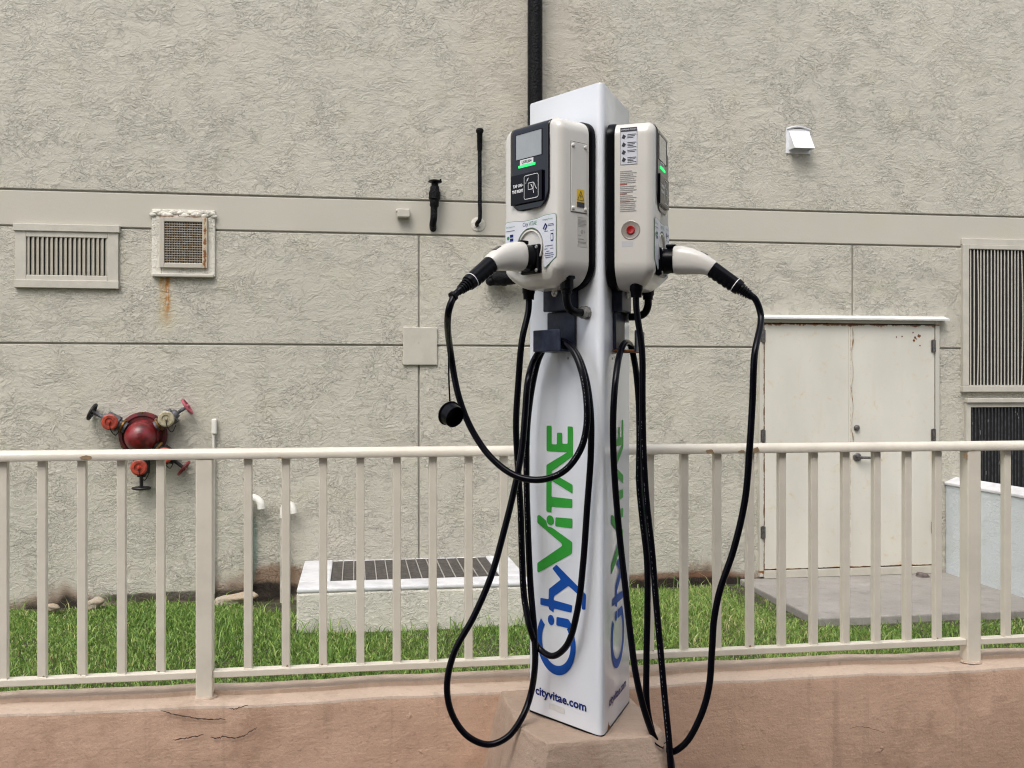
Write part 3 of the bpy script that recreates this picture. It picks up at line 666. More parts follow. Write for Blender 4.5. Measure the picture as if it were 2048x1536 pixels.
pick = [5, 83, 162.7, 242, 320.5, 495.6, 571.6, 646, 720.8, 793.7, 866, 937.8, 1008, 1075, 1140, 1240, 1301.5, 1370, 1436.3, 1502, 1565.5, 1629.5, 1693, 1755, 1817, 1877.5, 2016]
XS = [onY(p, 1100, YP-PW).x for p in pick]
dl = .1205; XS = [XS[0]-dl*k for k in (3, 2, 1)] + XS + [XS[-1]+dl*k for k in (1, 2, 3)]
base = None
for x in XS:
    if base is None: base = o = obj('picket', G().box((-PW, -PW, BZ1+.0005), (PW, PW, TZ0-.0005)), 'railing', rl, bevel=.002); o.matrix_parent_inverse = Matrix.Identity(4)
    else: o = base.copy(); COL.objects.link(o)
    o.location = Vector((x, YP, 0)) - rl.location
def chip(px, py, w, h, Y):
    c = onY(px, py, Y); n_ = 16; p = []
    for k in range(n_):
        a = 2*math.pi*k/n_; rr = .75+.4*random.random(); p.append((c.x+w*rr*math.cos(a), Y, max(TZ0+.0006 if Y < YP-.026 else 0, c.z+h*rr*math.sin(a))))
    obj('paint_chip', G().add(p, [list(range(n_))]), 'chip', rl)
for a in ((172, 915, .017, .007), (1420, 904, .015, .009), (1483, 903, .012, .005), (1512, 900, .013, .010), (1945, 903, .016, .005), (560, 916, .01, .003)):
    chip(*a, YP-.0287)
chip(1931, 912, .008, .012, YP-.0256)
for k, x in enumerate(XS):
    if k % 3 == 1 or k in (5, 9, 15):
        hh = .004+.008*random.random(); ww = .004+.006*random.random(); cx0 = x-PW+.001+(2*PW-.002-ww)*random.random()
        obj('paint_chip', G().add([(cx0, YP-PW-.0006, BZ1+.001), (cx0+ww, YP-PW-.0006, BZ1+.001), (cx0+ww*.8, YP-PW-.0006, BZ1+hh*.7), (cx0+ww*.4, YP-PW-.0006, BZ1+hh), (cx0+ww*.1, YP-PW-.0006, BZ1+hh*.5)], [(0,1,2,3,4)]), 'chip', rl)
for x in XS:                                             # weld beads where the pickets meet the bottom rail
    gw = G().tube([(x-PW-.001, YP-PW-.001, BZ1+.001), (x+PW+.001, YP-PW-.001, BZ1+.001)], .0022, 6); obj('weld_bead', gw, 'railing', rl, smooth=True)

# ================================================================== CHARGING PEDESTAL
ZC = 2.75; C0 = atZ(1205, CY, ZC); C0.z = 0
hL, hR = R(-31.7), R(28.2)
DL = Vector((math.sin(hL), math.cos(hL), 0)); DR = Vector((math.sin(hR), math.cos(hR), 0))
NL = Vector((math.sin(hL-math.pi/2), math.cos(hL-math.pi/2), 0)); NR = Vector((math.sin(hR+math.pi/2), math.cos(hR+math.pi/2), 0))
WLf, WRf = .306, .338; PZ0, PZ1 = TOPZ+.001, 2.476
ped = thing('charging_pedestal', C0+DL*.1+DR*.1+Vector((0,0,PZ0)), 'white three-sided charging pedestal with green and blue lettering', 'pedestal')
rc = .030; c1, c2 = C0+DL*rc, C0+DR*rc
corner = []
for k in range(9):
    s = k/8; corner.append(c1*(1-s)**2 + C0*2*s*(1-s) + c2*s*s)
LE, RE = C0+DL*WLf, C0+DR*WRf
ml = (LE-RE).normalized()
def rnd(p, a, b_, r=.010): return [p+a*r, p+a*r*.3+b_*r*.3, p+b_*r]
outl = corner + rnd(RE, -DR, ml) + rnd(LE, -ml, -DL)
def at(poly, z): return [Vector((p.x, p.y, z)) for p in poly]
cc_ = sum(outl, Vector())/len(outl)
inset = lambda d: [p+(cc_-p).normalized()*d for p in outl]
obj('column', G().loft([at(outl, PZ0), at(outl, PZ1-.006), at(inset(.002), PZ1-.001), at(inset(.006), PZ1)]), 'coat', ped, smooth=35)
obj('base_seal', G().loft([at([p+(p-cc_).normalized()*.002 for p in outl], PZ0-.0015), at([p+(p-cc_).normalized()*.002 for p in outl], PZ0+.003)]), 'gasket', ped)
def FL(u, z, n=.0012): return Vector((C0.x, C0.y, z)) + DL*u + NL*n
def FR(u, z, n=.0012): return Vector((C0.x, C0.y, z)) + DR*u + NR*n
def px_uz(px, py):
    p = onP(px, py, C0, NL); return (p-C0).dot(DL), p.z
a5 = lambda x, y: (x/5.12+980, y/5.12+820)
a6 = lambda x, y: (x/5.12+980, y/5.12+1100)
def roundpoly(P, r=2.0):
    """round the corners of a pixel polygon"""
    out = []; n_ = len(P); P = [Vector((*p, 0)) for p in P]
    for i in range(n_):
        p, a, c = P[i], P[i-1], P[(i+1) % n_]; da, dc = a-p, c-p
        k1, k2 = min(r, da.length*.45), min(r, dc.length*.45)
        s, e = p+da.normalized()*k1, p+dc.normalized()*k2
        out += [tuple(s[:2]), tuple((s*.25+p*.5+e*.25)[:2]), tuple(e[:2])]
    return out
def circ(cx, cy, rx, ry, sh, n_=26): return [(cx+rx*math.cos(2*math.pi*k/n_), cy+ry*math.sin(2*math.pi*k/n_)+sh*rx*math.cos(2*math.pi*k/n_)) for k in range(n_)]
def ringC(cx, cy, rx, ry, ix, iy, oy, sh, a0, a1, n_=40):
    o_, i_ = [], []
    for k in range(n_+1):
        a = R(a0+(a1-a0)*k/n_); x = rx*math.cos(a); o_.append((cx+x, cy+ry*math.sin(a)+sh*x)); x = ix*math.cos(a); i_.append((cx+x, cy+oy+iy*math.sin(a)+sh*x))
    return o_+i_[::-1]
GREEN = [
    [a5(582,160),a5(632,160),a5(632,350),a5(688,352),a5(688,232),a5(742,232),a5(742,345),a5(797,347),a5(797,166),a5(852,172),a5(852,470),a5(632,628),a5(632,640),a5(848,765),a5(848,857),a5(632,722),a5(632,888),a5(846,912),a5(846,1004),a5(632,988),a5(632,1050),a5(580,1040),a5(580,562),a5(795,432),a5(582,420)],
    [a5(672,1098),a5(847,1112),a5(845,1211),a5(670,1190)],
    [a5(487,1078),a5(510,1074),a5(578,1132),a5(592,1190),a5(640,1205),a5(846,1352),a5(843,1468),a6(500,229),a6(487,222),a6(487,132),a5(742,1390),a5(735,1365),a5(487,1155)],
    circ(*a5(620,1128), 38/5.12, 50/5.12, .2)]
BLUE = [
    [a6(640,188),a6(683,148),a6(985,455),a6(980,612),a6(943,608),a6(945,492),a6(805,366),a6(657,472),a6(655,512),a6(845,566),a6(838,642),a6(655,598),a6(655,640),a6(605,605),a6(605,578),a6(518,560),a6(518,488),a6(603,503),a6(605,398),a6(728,302)],
    circ(*a6(628,716), 33/5.12, 52/5.12, .24),
    [a6(684,683),a6(806,707),a6(838,760),a6(838,860),a6(800,800),a6(680,770)],
    ringC(*a6(681,945), 198/5.12, 333/5.12, 147/5.12, 240/5.12, -2/5.12, .27, 218, -42)]
def decal(name, polys, mat, place, parent, rnd_px=2.2):
    g = G()
    for P in polys:
        Q = [px_uz(*p) for p in (roundpoly(P, rnd_px) if len(P) < 26 else P)]
        g.add([place(u, z) for u, z in Q], [list(range(len(Q)))])
    return obj(name, g, mat, parent)
URR = .3617
for nm, place in (('l', lambda u, z: FL(u, z)), ('r', lambda u, z: FR(URR-u, z+.014))):
    a = decal('green_lettering', GREEN, 'ink_green', place, ped); a['label'] = 'green word VITAE reading upward'
    a = decal('blue_lettering', BLUE, 'ink_blue', place, ped); a['label'] = 'blue word City reading upward'
u0, zz = .2745, .7345
obj('web_lettering', text_geom('cityvitae.com', .0345, lambda x, y: FL(u0-x*1.17, zz+y), bold=.0010), 'ink_navy', ped)
obj('web_lettering', text_geom('cityvitae.com', .0345, lambda x, y: FR(.072+x*1.15, .7405+y), bold=.0010), 'ink_navy', ped)
for u in (.1365, .0845):
    for place in (FL, FR):
        uu = u if place is FL else u+.03
        ax = NL if place is FL else NR
        obj('rivet', G().lathe(place(uu, EYE-1.0*(716-CY)/F*2.83, .0), ax, [(0,.0042),(.001,.0038),(.0012,0)], 10), 'ink_grey', ped, smooth=True)
# residue of a peeled sticker under the web address
o = obj('sticker_residue', G().add([FL(.215, .722, .0008), FL(.150, .722, .0008), FL(.150, .705, .0008), FL(.215, .705, .0008)], [(0,1,2,3)]), plain('sticker_glue', (.70, .70, .68), .5, 0, .05, 40), ped)

obj('rust_spot', G().add([FR(u, z, .0010) for u, z in ((.052, PZ0+.004), (.085, PZ0+.004), (.078, PZ0+.010), (.070, PZ0+.013), (.066, PZ0+.026), (.060, PZ0+.012))], [(0,1,2,3,4,5)]), 'rust', ped)
# cable hooks on the two faces
def hook(fc_, ax, dr, u_off, rusty):
    """fc_(u, z, n): face coordinates"""
    e = obj('cable_hook', G(), 'bracket', ped)
    def bx(nm, u0, u1, z0, z1, n0, n1, mat='bracket', bev=.004):
        P = [fc_(u, z, n_) for n_ in (n0, n1) for z in (z0, z1) for u in (u0, u1)]
        return obj(nm, G().add(P, [(0,1,3,2),(4,6,7,5),(0,4,5,1),(2,3,7,6),(0,2,6,4),(1,5,7,3)]), mat, e, bevel=bev)
    bx('wall_plate', .092+u_off, .210+u_off, 1.852, 1.935, .001, .030)
    bx('neck', .100+u_off, .214+u_off, 1.744, 1.851, .001, .010, bev=.003)
    bx('tray', .098+u_off, .207+u_off, 1.736, 1.7435, .002, .0635, 'rust' if rusty else 'bracket', .002)
    bx('lip', .096+u_off, .208+u_off, 1.7365, 1.798, .064, .070, bev=.012)
    obj('screw', G().lathe(fc_(.158+u_off, 1.905, .030), ax, [(0,.013),(.003,.012),(.005,.007),(.003,.004),(.003,0)], 14), 'screw', e, smooth=True)
hook(FL, NL, DL, .0, False); hook(FR, NR, DR, .015, True)

# ================================================================== CHARGERS
CHZ = EYE+.26; CW, CH, CD = .240, .457, .136; GA = .028
def outline(i, seg=9, rt=.040, rb=.072):
    w, h0, h1 = CW/2-i, i, CH-i; pts = []
    for (cx, cz, r, a0) in ((w, h0, rb, -90), (w, h1, rt, 0), (-w, h1, rt, 90), (-w, h0, rb, 180)):
        r = max(.004, r-i); x = cx-math.copysign(r, cx); z = cz+(r if cz < .2 else -r)
        for k in range(seg+1):
            a = R(a0+90*k/seg); pts.append((x+r*math.cos(a), z+r*math.sin(a)))
    return pts
def undercut(y, z):
    k = max(0, (.045-z)/.045); return -GA + (y+GA)*(1-.34*k) if y < -GA else y
FIL = .024
def make_charger(label):
    e = thing('ev_charger', (0,0,0), label, 'charger', 'chargers on the pedestal'); e['_local'] = 1
    def add(nm, g, mat, par=None, **k):
        o = obj(nm, g, mat, None, **k); o.parent = par or e; return o
    rings = [[Vector((x, y, z)) for x, z in outline(i)] for y, i in ((-GA+.0005, .004), (-GA, .0))]
    for k in range(9):
        a = R(90*k/8); i = FIL*(1-math.cos(a)); y = -(CD-FIL)-FIL*math.sin(a)
        rings.append([Vector((x, undercut(y, z), z)) for x, z in outline(i)])
    add('housing', G().loft(rings, True, True), 'shell', smooth=50)
    add('back_plate', G().loft([[Vector((x, y, z)) for x, z in outline(i)] for y, i in ((-.0015, .006), (-.006, -.003), (-GA+.004, -.003), (-GA-.0005, .002))]), 'gasket', smooth=50)
    # glossy black display panel wrapping over the top edge
    pb, pt, hw0, rr = .216, CH-.004, .080, .050
    g = G(); rows = []; nc = 15
    for z in list(np.linspace(pb, pb+rr, 12))+list(np.linspace(pb+rr, CH-FIL, 5))[1:]+list(np.linspace(CH-FIL, pt, 9))[1:]:
        hw = hw0-rr+rr*math.sqrt(max(0, 1-((pb+rr-z)/rr)**2)) if z < pb+rr else hw0
        d = min(FIL, CH-z); y = -(CD-FIL)-FIL*math.sqrt(max(0, 1-(1-d/FIL)**2))
        rows.append([Vector((hw*(2*k/(nc-1)-1), y-.0025, z)) for k in range(nc)])
    g.add([p for r in rows for p in r], [(j*nc+k, j*nc+k+1, (j+1)*nc+k+1, (j+1)*nc+k) for j in range(len(rows)-1) for k in range(nc-1)])
    pn = add('display_panel', g, 'gloss', smooth=60); s = pn.modifiers.new('thick', 'SOLIDIFY'); s.thickness = .0024; s.offset = -1
    yf = -CD-.0025
    fx = lambda u: .145-u                      # position read on the photo -> local x
    def sheet(nm, x0, x1, z0, z1, mat, par, y=yf-.0006, th=0):
        if th: return add(nm, G().box((x0, y-th, z0), (x1, y, z1)), mat, par, bevel=.0015)
        return add(nm, G().add([(x0,y,z0),(x1,y,z0),(x1,y,z1),(x0,y,z1)], [(0,1,2,3)]), mat, par)
    sheet('screen', -.056, .0505, .361, .430, 'lcd', pn)
    fg = G()
    for a in ((-.0575,.052,.4300,.4312),(-.0575,.052,.3598,.361),(-.0575,-.056,.361,.430),(.0505,.052,.361,.430)): fg.box((a[0], yf-.0014, a[2]), (a[1], yf-.0002, a[3]))
    add('screen_bezel', fg, 'reader', pn)
    lb = sheet('number_label', -.039, .017, .3445, .3585, 'ink_white', pn, yf-.0008)
    add('lettering', text_geom('USIFLB04', .0105, lambda x, y: Vector((-.011+x, yf-.0012, .3478+y)), 'CENTER', .0002), 'ink_dark', lb)
    sheet('status_light', -.0445, .0255, .3365, .3435, 'green_led', pn, yf-.0004, .002)
    rd = sheet('card_reader', -.0725, .0575, .235, .318, 'reader', pn, yf, .007); yr = yf-.0076
    lines = []
    def line(g, pts, w, y):
        for (ax_, az), (bx_, bz) in zip(pts[:-1], pts[1:]):
            d = Vector((bx_-ax_, 0, bz-az)); nn = Vector((-d.z, 0, d.x)).normalized()*w/2; ex = d.normalized()*w*.3
            a, b_ = Vector((ax_, y, az))-ex, Vector((bx_, y, bz))+ex
            g.add([a+nn, a-nn, b_-nn, b_+nn], [(0,1,2,3)])
    ig = G()
    bx0, bx1, bz0, bz1, q = -.0136, .0443, .245, .310, .004
    line(ig, [(bx0+q,bz0),(bx1-q,bz0),(bx1,bz0+q),(bx1,bz1-q),(bx1-q,bz1),(bx0+q,bz1),(bx0,bz1-q),(bx0,bz0+q),(bx0+q,bz0)], .0017, yr)
    line(ig, [(.0035,.288),(.024,.288),(.024,.270),(.0035,.270),(.0035,.288)], .0016, yr-.0001)
    line(ig, [(.015,.283),(.021,.274),(.024,.268),(.026,.259)], .0026, yr-.0002); line(ig, [(.024,.287),(.030,.283),(.033,.275),(.038,.268)], .0022, yr-.0002)
    for k in range(3): line(ig, [(-.0065+.001*k,.288+.003*k),(-.004+.0018*k,.2935+.003*k),(.001+.002*k,.296+.003*k)], .0014, yr-.0001)
    ig.add([(-.0205,yr,.2885),(-.0165,yr,.286),(-.0205,yr,.2835)], [(0,1,2)])
    add('tap_symbol', ig, 'ink_white', rd)
    add('lettering', text_geom('TAP ON', .0118, lambda x, y: Vector((-.0235+x*.86, yr, .2825+y)), 'RIGHT', .0005), 'ink_white', rd)
    add('lettering', text_geom('THE RIGHT', .0118, lambda x, y: Vector((-.0180+x*.78, yr, .2675+y)), 'RIGHT', .0005), 'ink_white', rd)
    # front sticker with arch cut-out
    def arch(r, z0, zc, n_=16): return [(r*math.cos(R(180*k/n_)), zc+r*math.sin(R(180*k/n_))) for k in range(n_+1)]
    ys = -CD-.0004
    def stick(nm, grow, y, mat):
        a = .1045+grow
        right = [(a, .078-grow), (a, .190+grow), (.096, .1935+grow), (.058, .193+grow), (.03, .188+grow), (-.03, .1865+grow), (-.06, .191+grow), (-.098, .192+grow), (-a, .187+grow), (-a, .078-grow), (-.062+.0*grow, .052-grow)]
        ar = arch(.055-grow, 0, .112)
        P = right + [(-.055+grow, .058)] + ar[::-1] + [(.055-grow, .058), (.062, .052-grow)]
        add(nm, G().add([(x, undercut(y, z), z) for x, z in P], [list(range(len(P)))]), mat, st if nm != 'front_sticker' else None)
    P = None
    st = None
    a_ = G()
    st = add('front_sticker', G(), 'sticker')
    stick('sticker_border', .0012, ys, 'ink_green2'); stick('sticker_sheet', 0.0, ys-.0005, 'sticker')
    yt = ys-.0011
    add('lettering', text_geom('City', .0155, lambda x, y: Vector((-.030+x*.85, yt, .1725+y))), 'ink_navy', st)
    add('lettering', text_geom('VITAE', .0155, lambda x, y: Vector((-.004+x*.8, yt, .1725+y))), 'ink_green2', st)
    add('lettering', text_geom('Charging Process', .0068, lambda x, y: Vector((.052+x*.85, yt, .180+y))), 'ink_green2', st)
    add('lettering', text_geom('Start Charging Now', .0062, lambda x, y: Vector((-.101+x*.75, yt, .176+y))), 'ink_green2', st)
    sg = G()
    for (x, z, w) in ((-.1,.166,.036),(.074,.167,.022),(.074,.163,.024),(.060,.149,.014),(.083,.149,.015),(.062,.109,.032),(.060,.101,.012),(.083,.101,.013),(.068,.094,.012),(.062,.0885,.033),(.061,.083,.036),(.064,.0775,.030)):
        sg.box((x, yt-.0002, z), (x+w, yt, z+.0013))
    sg.box((-.084, yt-.0002, .148), (-.070, yt, .156)).box((-.084, yt-.0002, .137), (-.070, yt, .145)).box((.085, yt-.0002, .121), (.095, yt, .142))
    line(sg, [(.056,.158),(.064,.170),(.070,.163),(.062,.154)], .004, yt-.0002)
    add('fine_print', sg, 'ink_navy', st)['kind'] = 'stuff'
    add('phone_glass', G().box((.0866, yt-.0005, .1245), (.0934, yt-.0001, .1385)), 'sticker', st)
    lg = G().lathe((-.092, yt+.0003, .147), (0,-1,0), [(0,.0052),(.0006,.0052),(.0007,0)], 14); add('badge', lg, 'ink_green2', st)
    # holster
    ho = add('holster', G().lathe((0, -CD+.004, .112), (0,-1,0), [(0,.050),(.0052,.050),(.0055,.046),(-.001,.042),(-.014,.040),(-.016,0)], 30), 'shell', smooth=40)
    hp = [(.0415*sx, .079+.0405*sz) for sx, sz in ((-1,-1),(1,-1),(1,1),(-1,1))]
    add('socket_plate', G().box((-.0415, -CD-.007, .0385), (.0415, -CD+.012, .1195)), 'gasket', ho, bevel=.008)
    add('socket_ring', G().lathe((0, -CD-.006, .082), (0,-1,0), [(0,.036),(.012,.036),(.020,.034),(.034,.033),(.034,0)], 24), 'gasket', ho, smooth=40)
    for sx in (-1, 1):
        for sz in (-1, 1):
            add('screw', G().lathe((.033*sx, -CD-.007, .079+.032*sz), (0,-1,0), [(0,.0052),(.001,.005),(.002,.0035),(.001,.002),(.001,0)], 12), 'screw', ho, smooth=True)
    # right side: screwed cover, warning label, rating plate
    X = CW/2
    def side(nm, sgn, n0, n1, z0, z1, mat, par=None, th=.0008, off=0.0, bev=0):
        xa, xb = sgn*(X-.0005+off), sgn*(X+th+off)
        return add(nm, G().box((min(xa,xb), -n1, z0), (max(xa,xb), -n0, z1)), mat, par, bevel=bev)
    gp = side('cover_gap', 1, .0350, .0970, .1995, .3915, plain('cover_shadow_gap', (.16, .14, .125), .6), None, .0006, 0, .0003)
    cv = side('service_cover', 1, .0365, .0955, .2015, .3895, 'shell', None, .0022, 0, .0016)
    for n_ in (.043, .089):
        for z in (.211, .380):
            add('screw', G().lathe((X+.0015, -n_, z), (1,0,0), [(0,.0062),(.002,.0058),(.0035,.004),(.004,0)], 14), 'shell', cv, smooth=True)
    wl = side('warning_label', 1, .048, .076, .215, .2635, 'yellow', cv, .0005, .0024)
    side('label_text_block', 1, .0482, .0758, .2152, .229, 'ink_dark', wl, .0004, .0031)
    tg = G(); xs = X+.0038
    tri = [(-.050, .234), (-.074, .234), (-.062, .2585), (-.050, .234)]
    for (p, q_) in zip(tri[:-1], tri[1:]):
        d = Vector((0, q_[0]-p[0], q_[1]-p[1])); nn = Vector((0, -d.z, d.y)).normalized()*.0007
        a, b_ = Vector((xs, *p)), Vector((xs, *q_)); tg.add([a+nn, a-nn, b_-nn, b_+nn], [(0,1,2,3)])
    tg.add([(xs,-.0605,.2525),(xs,-.0650,.2445),(xs,-.0622,.2445),(xs,-.0635,.2375),(xs,-.0588,.2465),(xs,-.0615,.2465)], [list(range(6))])
    add('warning_symbol', tg, 'ink_dark', wl)
    rp = side('rating_plate', 1, .035, .0715, .108, .192, plain('rating_label', (.60, .58, .54), .4, 0, .02), None, .0004)
    pg = G()
    for k, (z, w) in enumerate(((.187,.020),(.181,.030),(.1775,.031),(.174,.026),(.1705,.031),(.167,.028),(.163,.024),(.139,.012),(.129,.022),(.122,.031),(.119,.030))):
        pg.box((X+.0003, -.0695, z), (X+.0008, -.0695+w, z+.0016))
    pg.lathe((X+.0003, -.054, .150), (1,0,0), [(0,.0056),(.0005,.0056),(.0005,.0040),(.0004,.0040)], 16); pg.box((X+.0003, -.046, .147), (X+.0008, -.043, .154))
    add('fine_print', pg, 'ink_grey', rp)['kind'] = 'stuff'
    # left side: instruction sticker, text block, emergency stop
    ins = side('instruction_sticker', -1, .044, .091, .337, .438, 'sticker', None, .0005)
    ig = G(); xs = -X-.0008
    def sb(n0, n1, z0, z1): ig.box((xs-.0003, -n1, z0), (xs, -n0, z1))
    sb(.044, .091, .4275, .438); sb(.044, .0446, .337, .438); sb(.0904, .091, .337, .438); sb(.044, .091, .337, .3376)
    for zc, rows in ((.414, 3), (.392, 4), (.371, 2), (.351, 4)):
        for k in range(rows): sb(.064, .0885-.004*((k*7) % 3), zc+.004-.0042*k, zc+.0056-.0042*k)
        ig.add([(xs-.0003, -.048, zc-.004), (xs-.0003, -.052, zc+.007), (xs-.0003, -.060, zc+.001), (xs-.0003, -.055, zc-.007)], [(0,1,2,3)])
    add('instruction_print', ig, 'ink_dark', ins)
    add('lettering', text_geom('CHARGING PROCESS', .0058, lambda x, y: Vector((xs-.0006, -.0675-x*.8, .4308+y)), 'CENTER'), 'ink_white', ins)
    wt = G()
    for k in range(22):
        z = .318-.0052*k; w = .047*(.72+.28*abs(math.sin(k*1.7)))
        if k in (7, 12): continue
        wt.box((-X-.0009, -.043-w, z), (-X-.0004, -.043, z+.0019))
    add('warning_print', wt, 'ink_grey')
    rt_ = G()
    for z, w in ((.282,.020),(.256,.019),(.2345,.028)): rt_.box((-X-.0010, -.043-w, z), (-X-.0004, -.043, z+.0026))
    add('warning_heading', rt_, 'ink_red')
    es = add('stop_button', G().lathe((-X+.001, -.073, .157), (-1,0,0), [(0,.0265),(.0015,.0265),(.0025,.0245),(.0020,.0235),(.0018,.016),(.0015,.014),(.0015,0)], 28), 'estop_ring', smooth=40)
    add('red_cap', G().lathe((-X-.0005, -.073, .157), (-1,0,0), [(0,.0118),(.0022,.0118),(.0032,.0108),(.0032,.008),(.0026,.007),(.0028,0)], 22), 'estop', es, smooth=40)
    side('blank_label', -1, .048, .080, .112, .127, plain('faded_label', (.60, .60, .62), .4, 0, .02), None, .0004)
    # glands and the feed conduit
    gx, cx_, gy = -.072, .085, -.078
    add('cable_gland', G().lathe((gx, gy, .026), (0,0,-1), [(0,.024),(.006,.024),(.010,.0185),(.030,.0185),(.034,.0165),(.050,.015),(.050,.010)], 16), 'gasket', smooth=30)
    fg_ = add('conduit_gland', G().lathe((cx_, gy, .030), (0,0,-1), [(0,.024),(.006,.024),(.010,.0185),(.034,.0185),(.038,.015),(.048,.0145)], 16), 'gasket', smooth=30)
    add('feed_conduit', G().tube(smooth_path([(cx_, gy, .0), (cx_, gy, -.035), (cx_, gy+.010, -.057), (cx_, gy+.032, -.066), (cx_, -.004, -.066)]), .0112, 14), 'gasket', smooth=True)
    add('conduit_nut', G().lathe((cx_, -.001, -.066), (0,-1,0), [(0,.019),(.006,.019),(.007,.0175),(.020,.0175),(.022,.013),(.022,0)], 8), 'nut', smooth=25)
    return e
def place_charger(e, side):
    if side == 'L': nrm, right, u = NL, -DL, DL
    else: nrm, right, u = NR, DR, DR
    o = Vector((C0.x, C0.y, CHZ)) + u*.145
    e.location = o; e.rotation_euler = (0, 0, math.atan2(right.y, right.x))
    return Matrix.LocRotScale(o, e.rotation_euler, None)
chL = make_charger('beige charger whose screwed side cover and yellow warning label show')
def copy_tree(o, parent=None):
    c = o.copy(); COL.objects.link(c)
    if parent: c.parent = parent
    for ch in list(o.children): copy_tree(ch, c)
    return c
chR = copy_tree(chL); chR['label'] = 'beige charger whose red stop button and instruction stickers show'
ML = place_charger(chL, 'L'); MR = place_charger(chR, 'R')

# ================================================================== CABLES WITH CONNECTORS
CR = .0092
def sell(c, tilt, hh, hw, p=2.6, n_=24):
    """superellipse ring in the local plane normal to a direction tilted down by tilt"""
    d = Vector((0, -math.cos(tilt), -math.sin(tilt))); up = Vector((0, -math.sin(tilt), math.cos(tilt))); xx = Vector((1, 0, 0)); r = []
    for k in range(n_):
        a = 2*math.pi*k/n_; ca, sa = math.cos(a), math.sin(a)
        r.append(c + xx*(math.copysign(abs(ca)**(2/p), ca)*hw) + up*(math.copysign(abs(sa)**(2/p), sa)*hh))
    return r
def connector(MT, parent):
    L = lambda g: [setattr(g, 'v', [MT @ p for p in g.v]), g][1]
    P = lambda d, z: Vector((0, -CD-d, z))
    def o(nm, g, mat, par=None, **k): return obj(nm, L(g), mat, par or parent, **k)
    body = o('connector', G().loft([sell(P(d, z), R(t_), hh, hw) for d, z, t_, hh, hw in (
        (.036,.0835,0,.0385,.034),(.040,.0838,0,.0405,.036),(.060,.0828,1,.0400,.0355),(.085,.0790,4,.0365,.034),(.108,.0725,11,.0315,.031),(.125,.0660,20,.0265,.0275),(.137,.0585,32,.0240,.0250),(.141,.0555,36,.0228,.0235))]), 'shell', smooth=50)
    o('collar', G().loft([sell(P(d, z), 0, hh, hw, 2.2) for d, z, hh, hw in ((.006,.083,.034,.031),(.037,.083,.036,.032))]), 'gasket', body, smooth=50)
    o('latch_arm', G().box((-.009, -CD-.040, .118), (.009, -CD-.012, .129)), 'gasket', body, bevel=.003)
    o('release_button', G().add([MT.inverted() @ (MT @ q) for q in [Vector((sx*.008, -CD-d, z)) for d, z in ((.108,.1035),(.128,.0925),(.130,.0965),(.110,.1075)) for sx in (-1, 1)]], [(0,1,3,2),(2,3,5,4),(4,5,7,6),(6,7,1,0),(0,2,4,6),(1,7,5,3)]), 'hardware', body, bevel=.0012)
    tl = R(36.6); dv = Vector((0, -math.cos(tl), -math.sin(tl))); upv = Vector((0, -math.sin(tl), math.cos(tl))); g0 = P(.1385, .0575); rings = []
    for s in np.linspace(0, .081, 34):
        bmp = .0028*abs(math.sin(math.pi*s/.0165)) if .006 < s < .074 else 0
        r = sell(g0+dv*s, tl, .0222-.022*s, .0215-.02*s, 2.4)
        r = [q - upv*(bmp if (q-(g0+dv*s)).dot(upv) < -.004 else 0) for q in r]; rings.append(r)
    gr = o('grip', G().loft(rings), 'grip', body, smooth=60)
    e0 = g0+dv*.081
    o('seal_ring', G().loft([sell(e0+dv*s, tl, .0215, .0210, 2.2) for s in (-.0005, .0016)]), 'ink_white', gr)
    rr = [(.0017,.0212),(.006,.0215),(.016,.0205),(.018,.0165)]
    for k in range(4): s = .020+k*.0075; rr += [(s,.0168-.0012*k),(s+.0035,.0168-.0012*k),(s+.0042,.0128-.0006*k),(s+.0070,.0126-.0006*k)]
    rr += [(.052,.0105),(.058,.0098)]
    o('strain_relief', G().loft([sell(e0+dv*s, tl, r_, r_, 2.0) for s, r_ in rr]), 'grip', body, smooth=30)
    return MT @ (e0+dv*.050), MT.to_3x3() @ dv
def cable_thing(label): return thing('charging_cable', (0,0,0), label, 'cable', 'charging cables')

# left cable: gland - long drop - small loop - hook - lower loop - hook - connector
cl = cable_thing('black charging cable with dangling dust cap, hung in loops on hook'); cl.location = C0+NL*.1+Vector((0,0,TOPZ))
eL, dL = connector(ML, cl)
gl = ML @ Vector((-.072, -.078, .0))
K = lambda px, py, n_: onP(px, py, C0+NL*n_, NL)
pts = [gl+Vector((0,0,.0)), gl-Vector((0,0,.05))]
pts += [atZ(1044, 680, 2.83), atZ(1037, 760, 2.84), atZ(1032, 850, 2.85), atZ(1035, 920, 2.86), atZ(1041, 1015, 2.87), atZ(1044, 1110, 2.88), atZ(1048, 1190, 2.89), atZ(1060, 1255, 2.86)]
pts += [K(1076, 1294, .050), K(1104, 1312, .045), K(1134, 1290, .040), K(1155, 1220, .036), K(1166, 1130, .032), K(1174, 1020, .030), K(1182, 900, .030), K(1181, 820, .032), K(1170, 750, .032), K(1152, 706, .030)]
pts += [K(1128, 683, .028), K(1100, 684, .028), K(1080, 712, .032), K(1066, 765, .038), K(1055, 850, .045), K(1053, 950, .045), K(1056, 1060, .045), K(1061, 1170, .050), K(1069, 1270, .060), K(1070, 1330, .065)]
pts += [atZ(1061, 1390, 2.88), atZ(1044, 1435, 2.85), atZ(1015, 1474, 2.83), atZ(977, 1489, 2.82), atZ(935, 1472, 2.81), atZ(904, 1428, 2.80), atZ(894, 1372, 2.79), atZ(908, 1306, 2.79), atZ(948, 1232, 2.79), atZ(983, 1150, 2.79), atZ(1008, 1062, 2.79), atZ(1027, 985, 2.79), atZ(1043, 905, 2.80), atZ(1050, 830, 2.81), atZ(1056, 760, 2.82)]
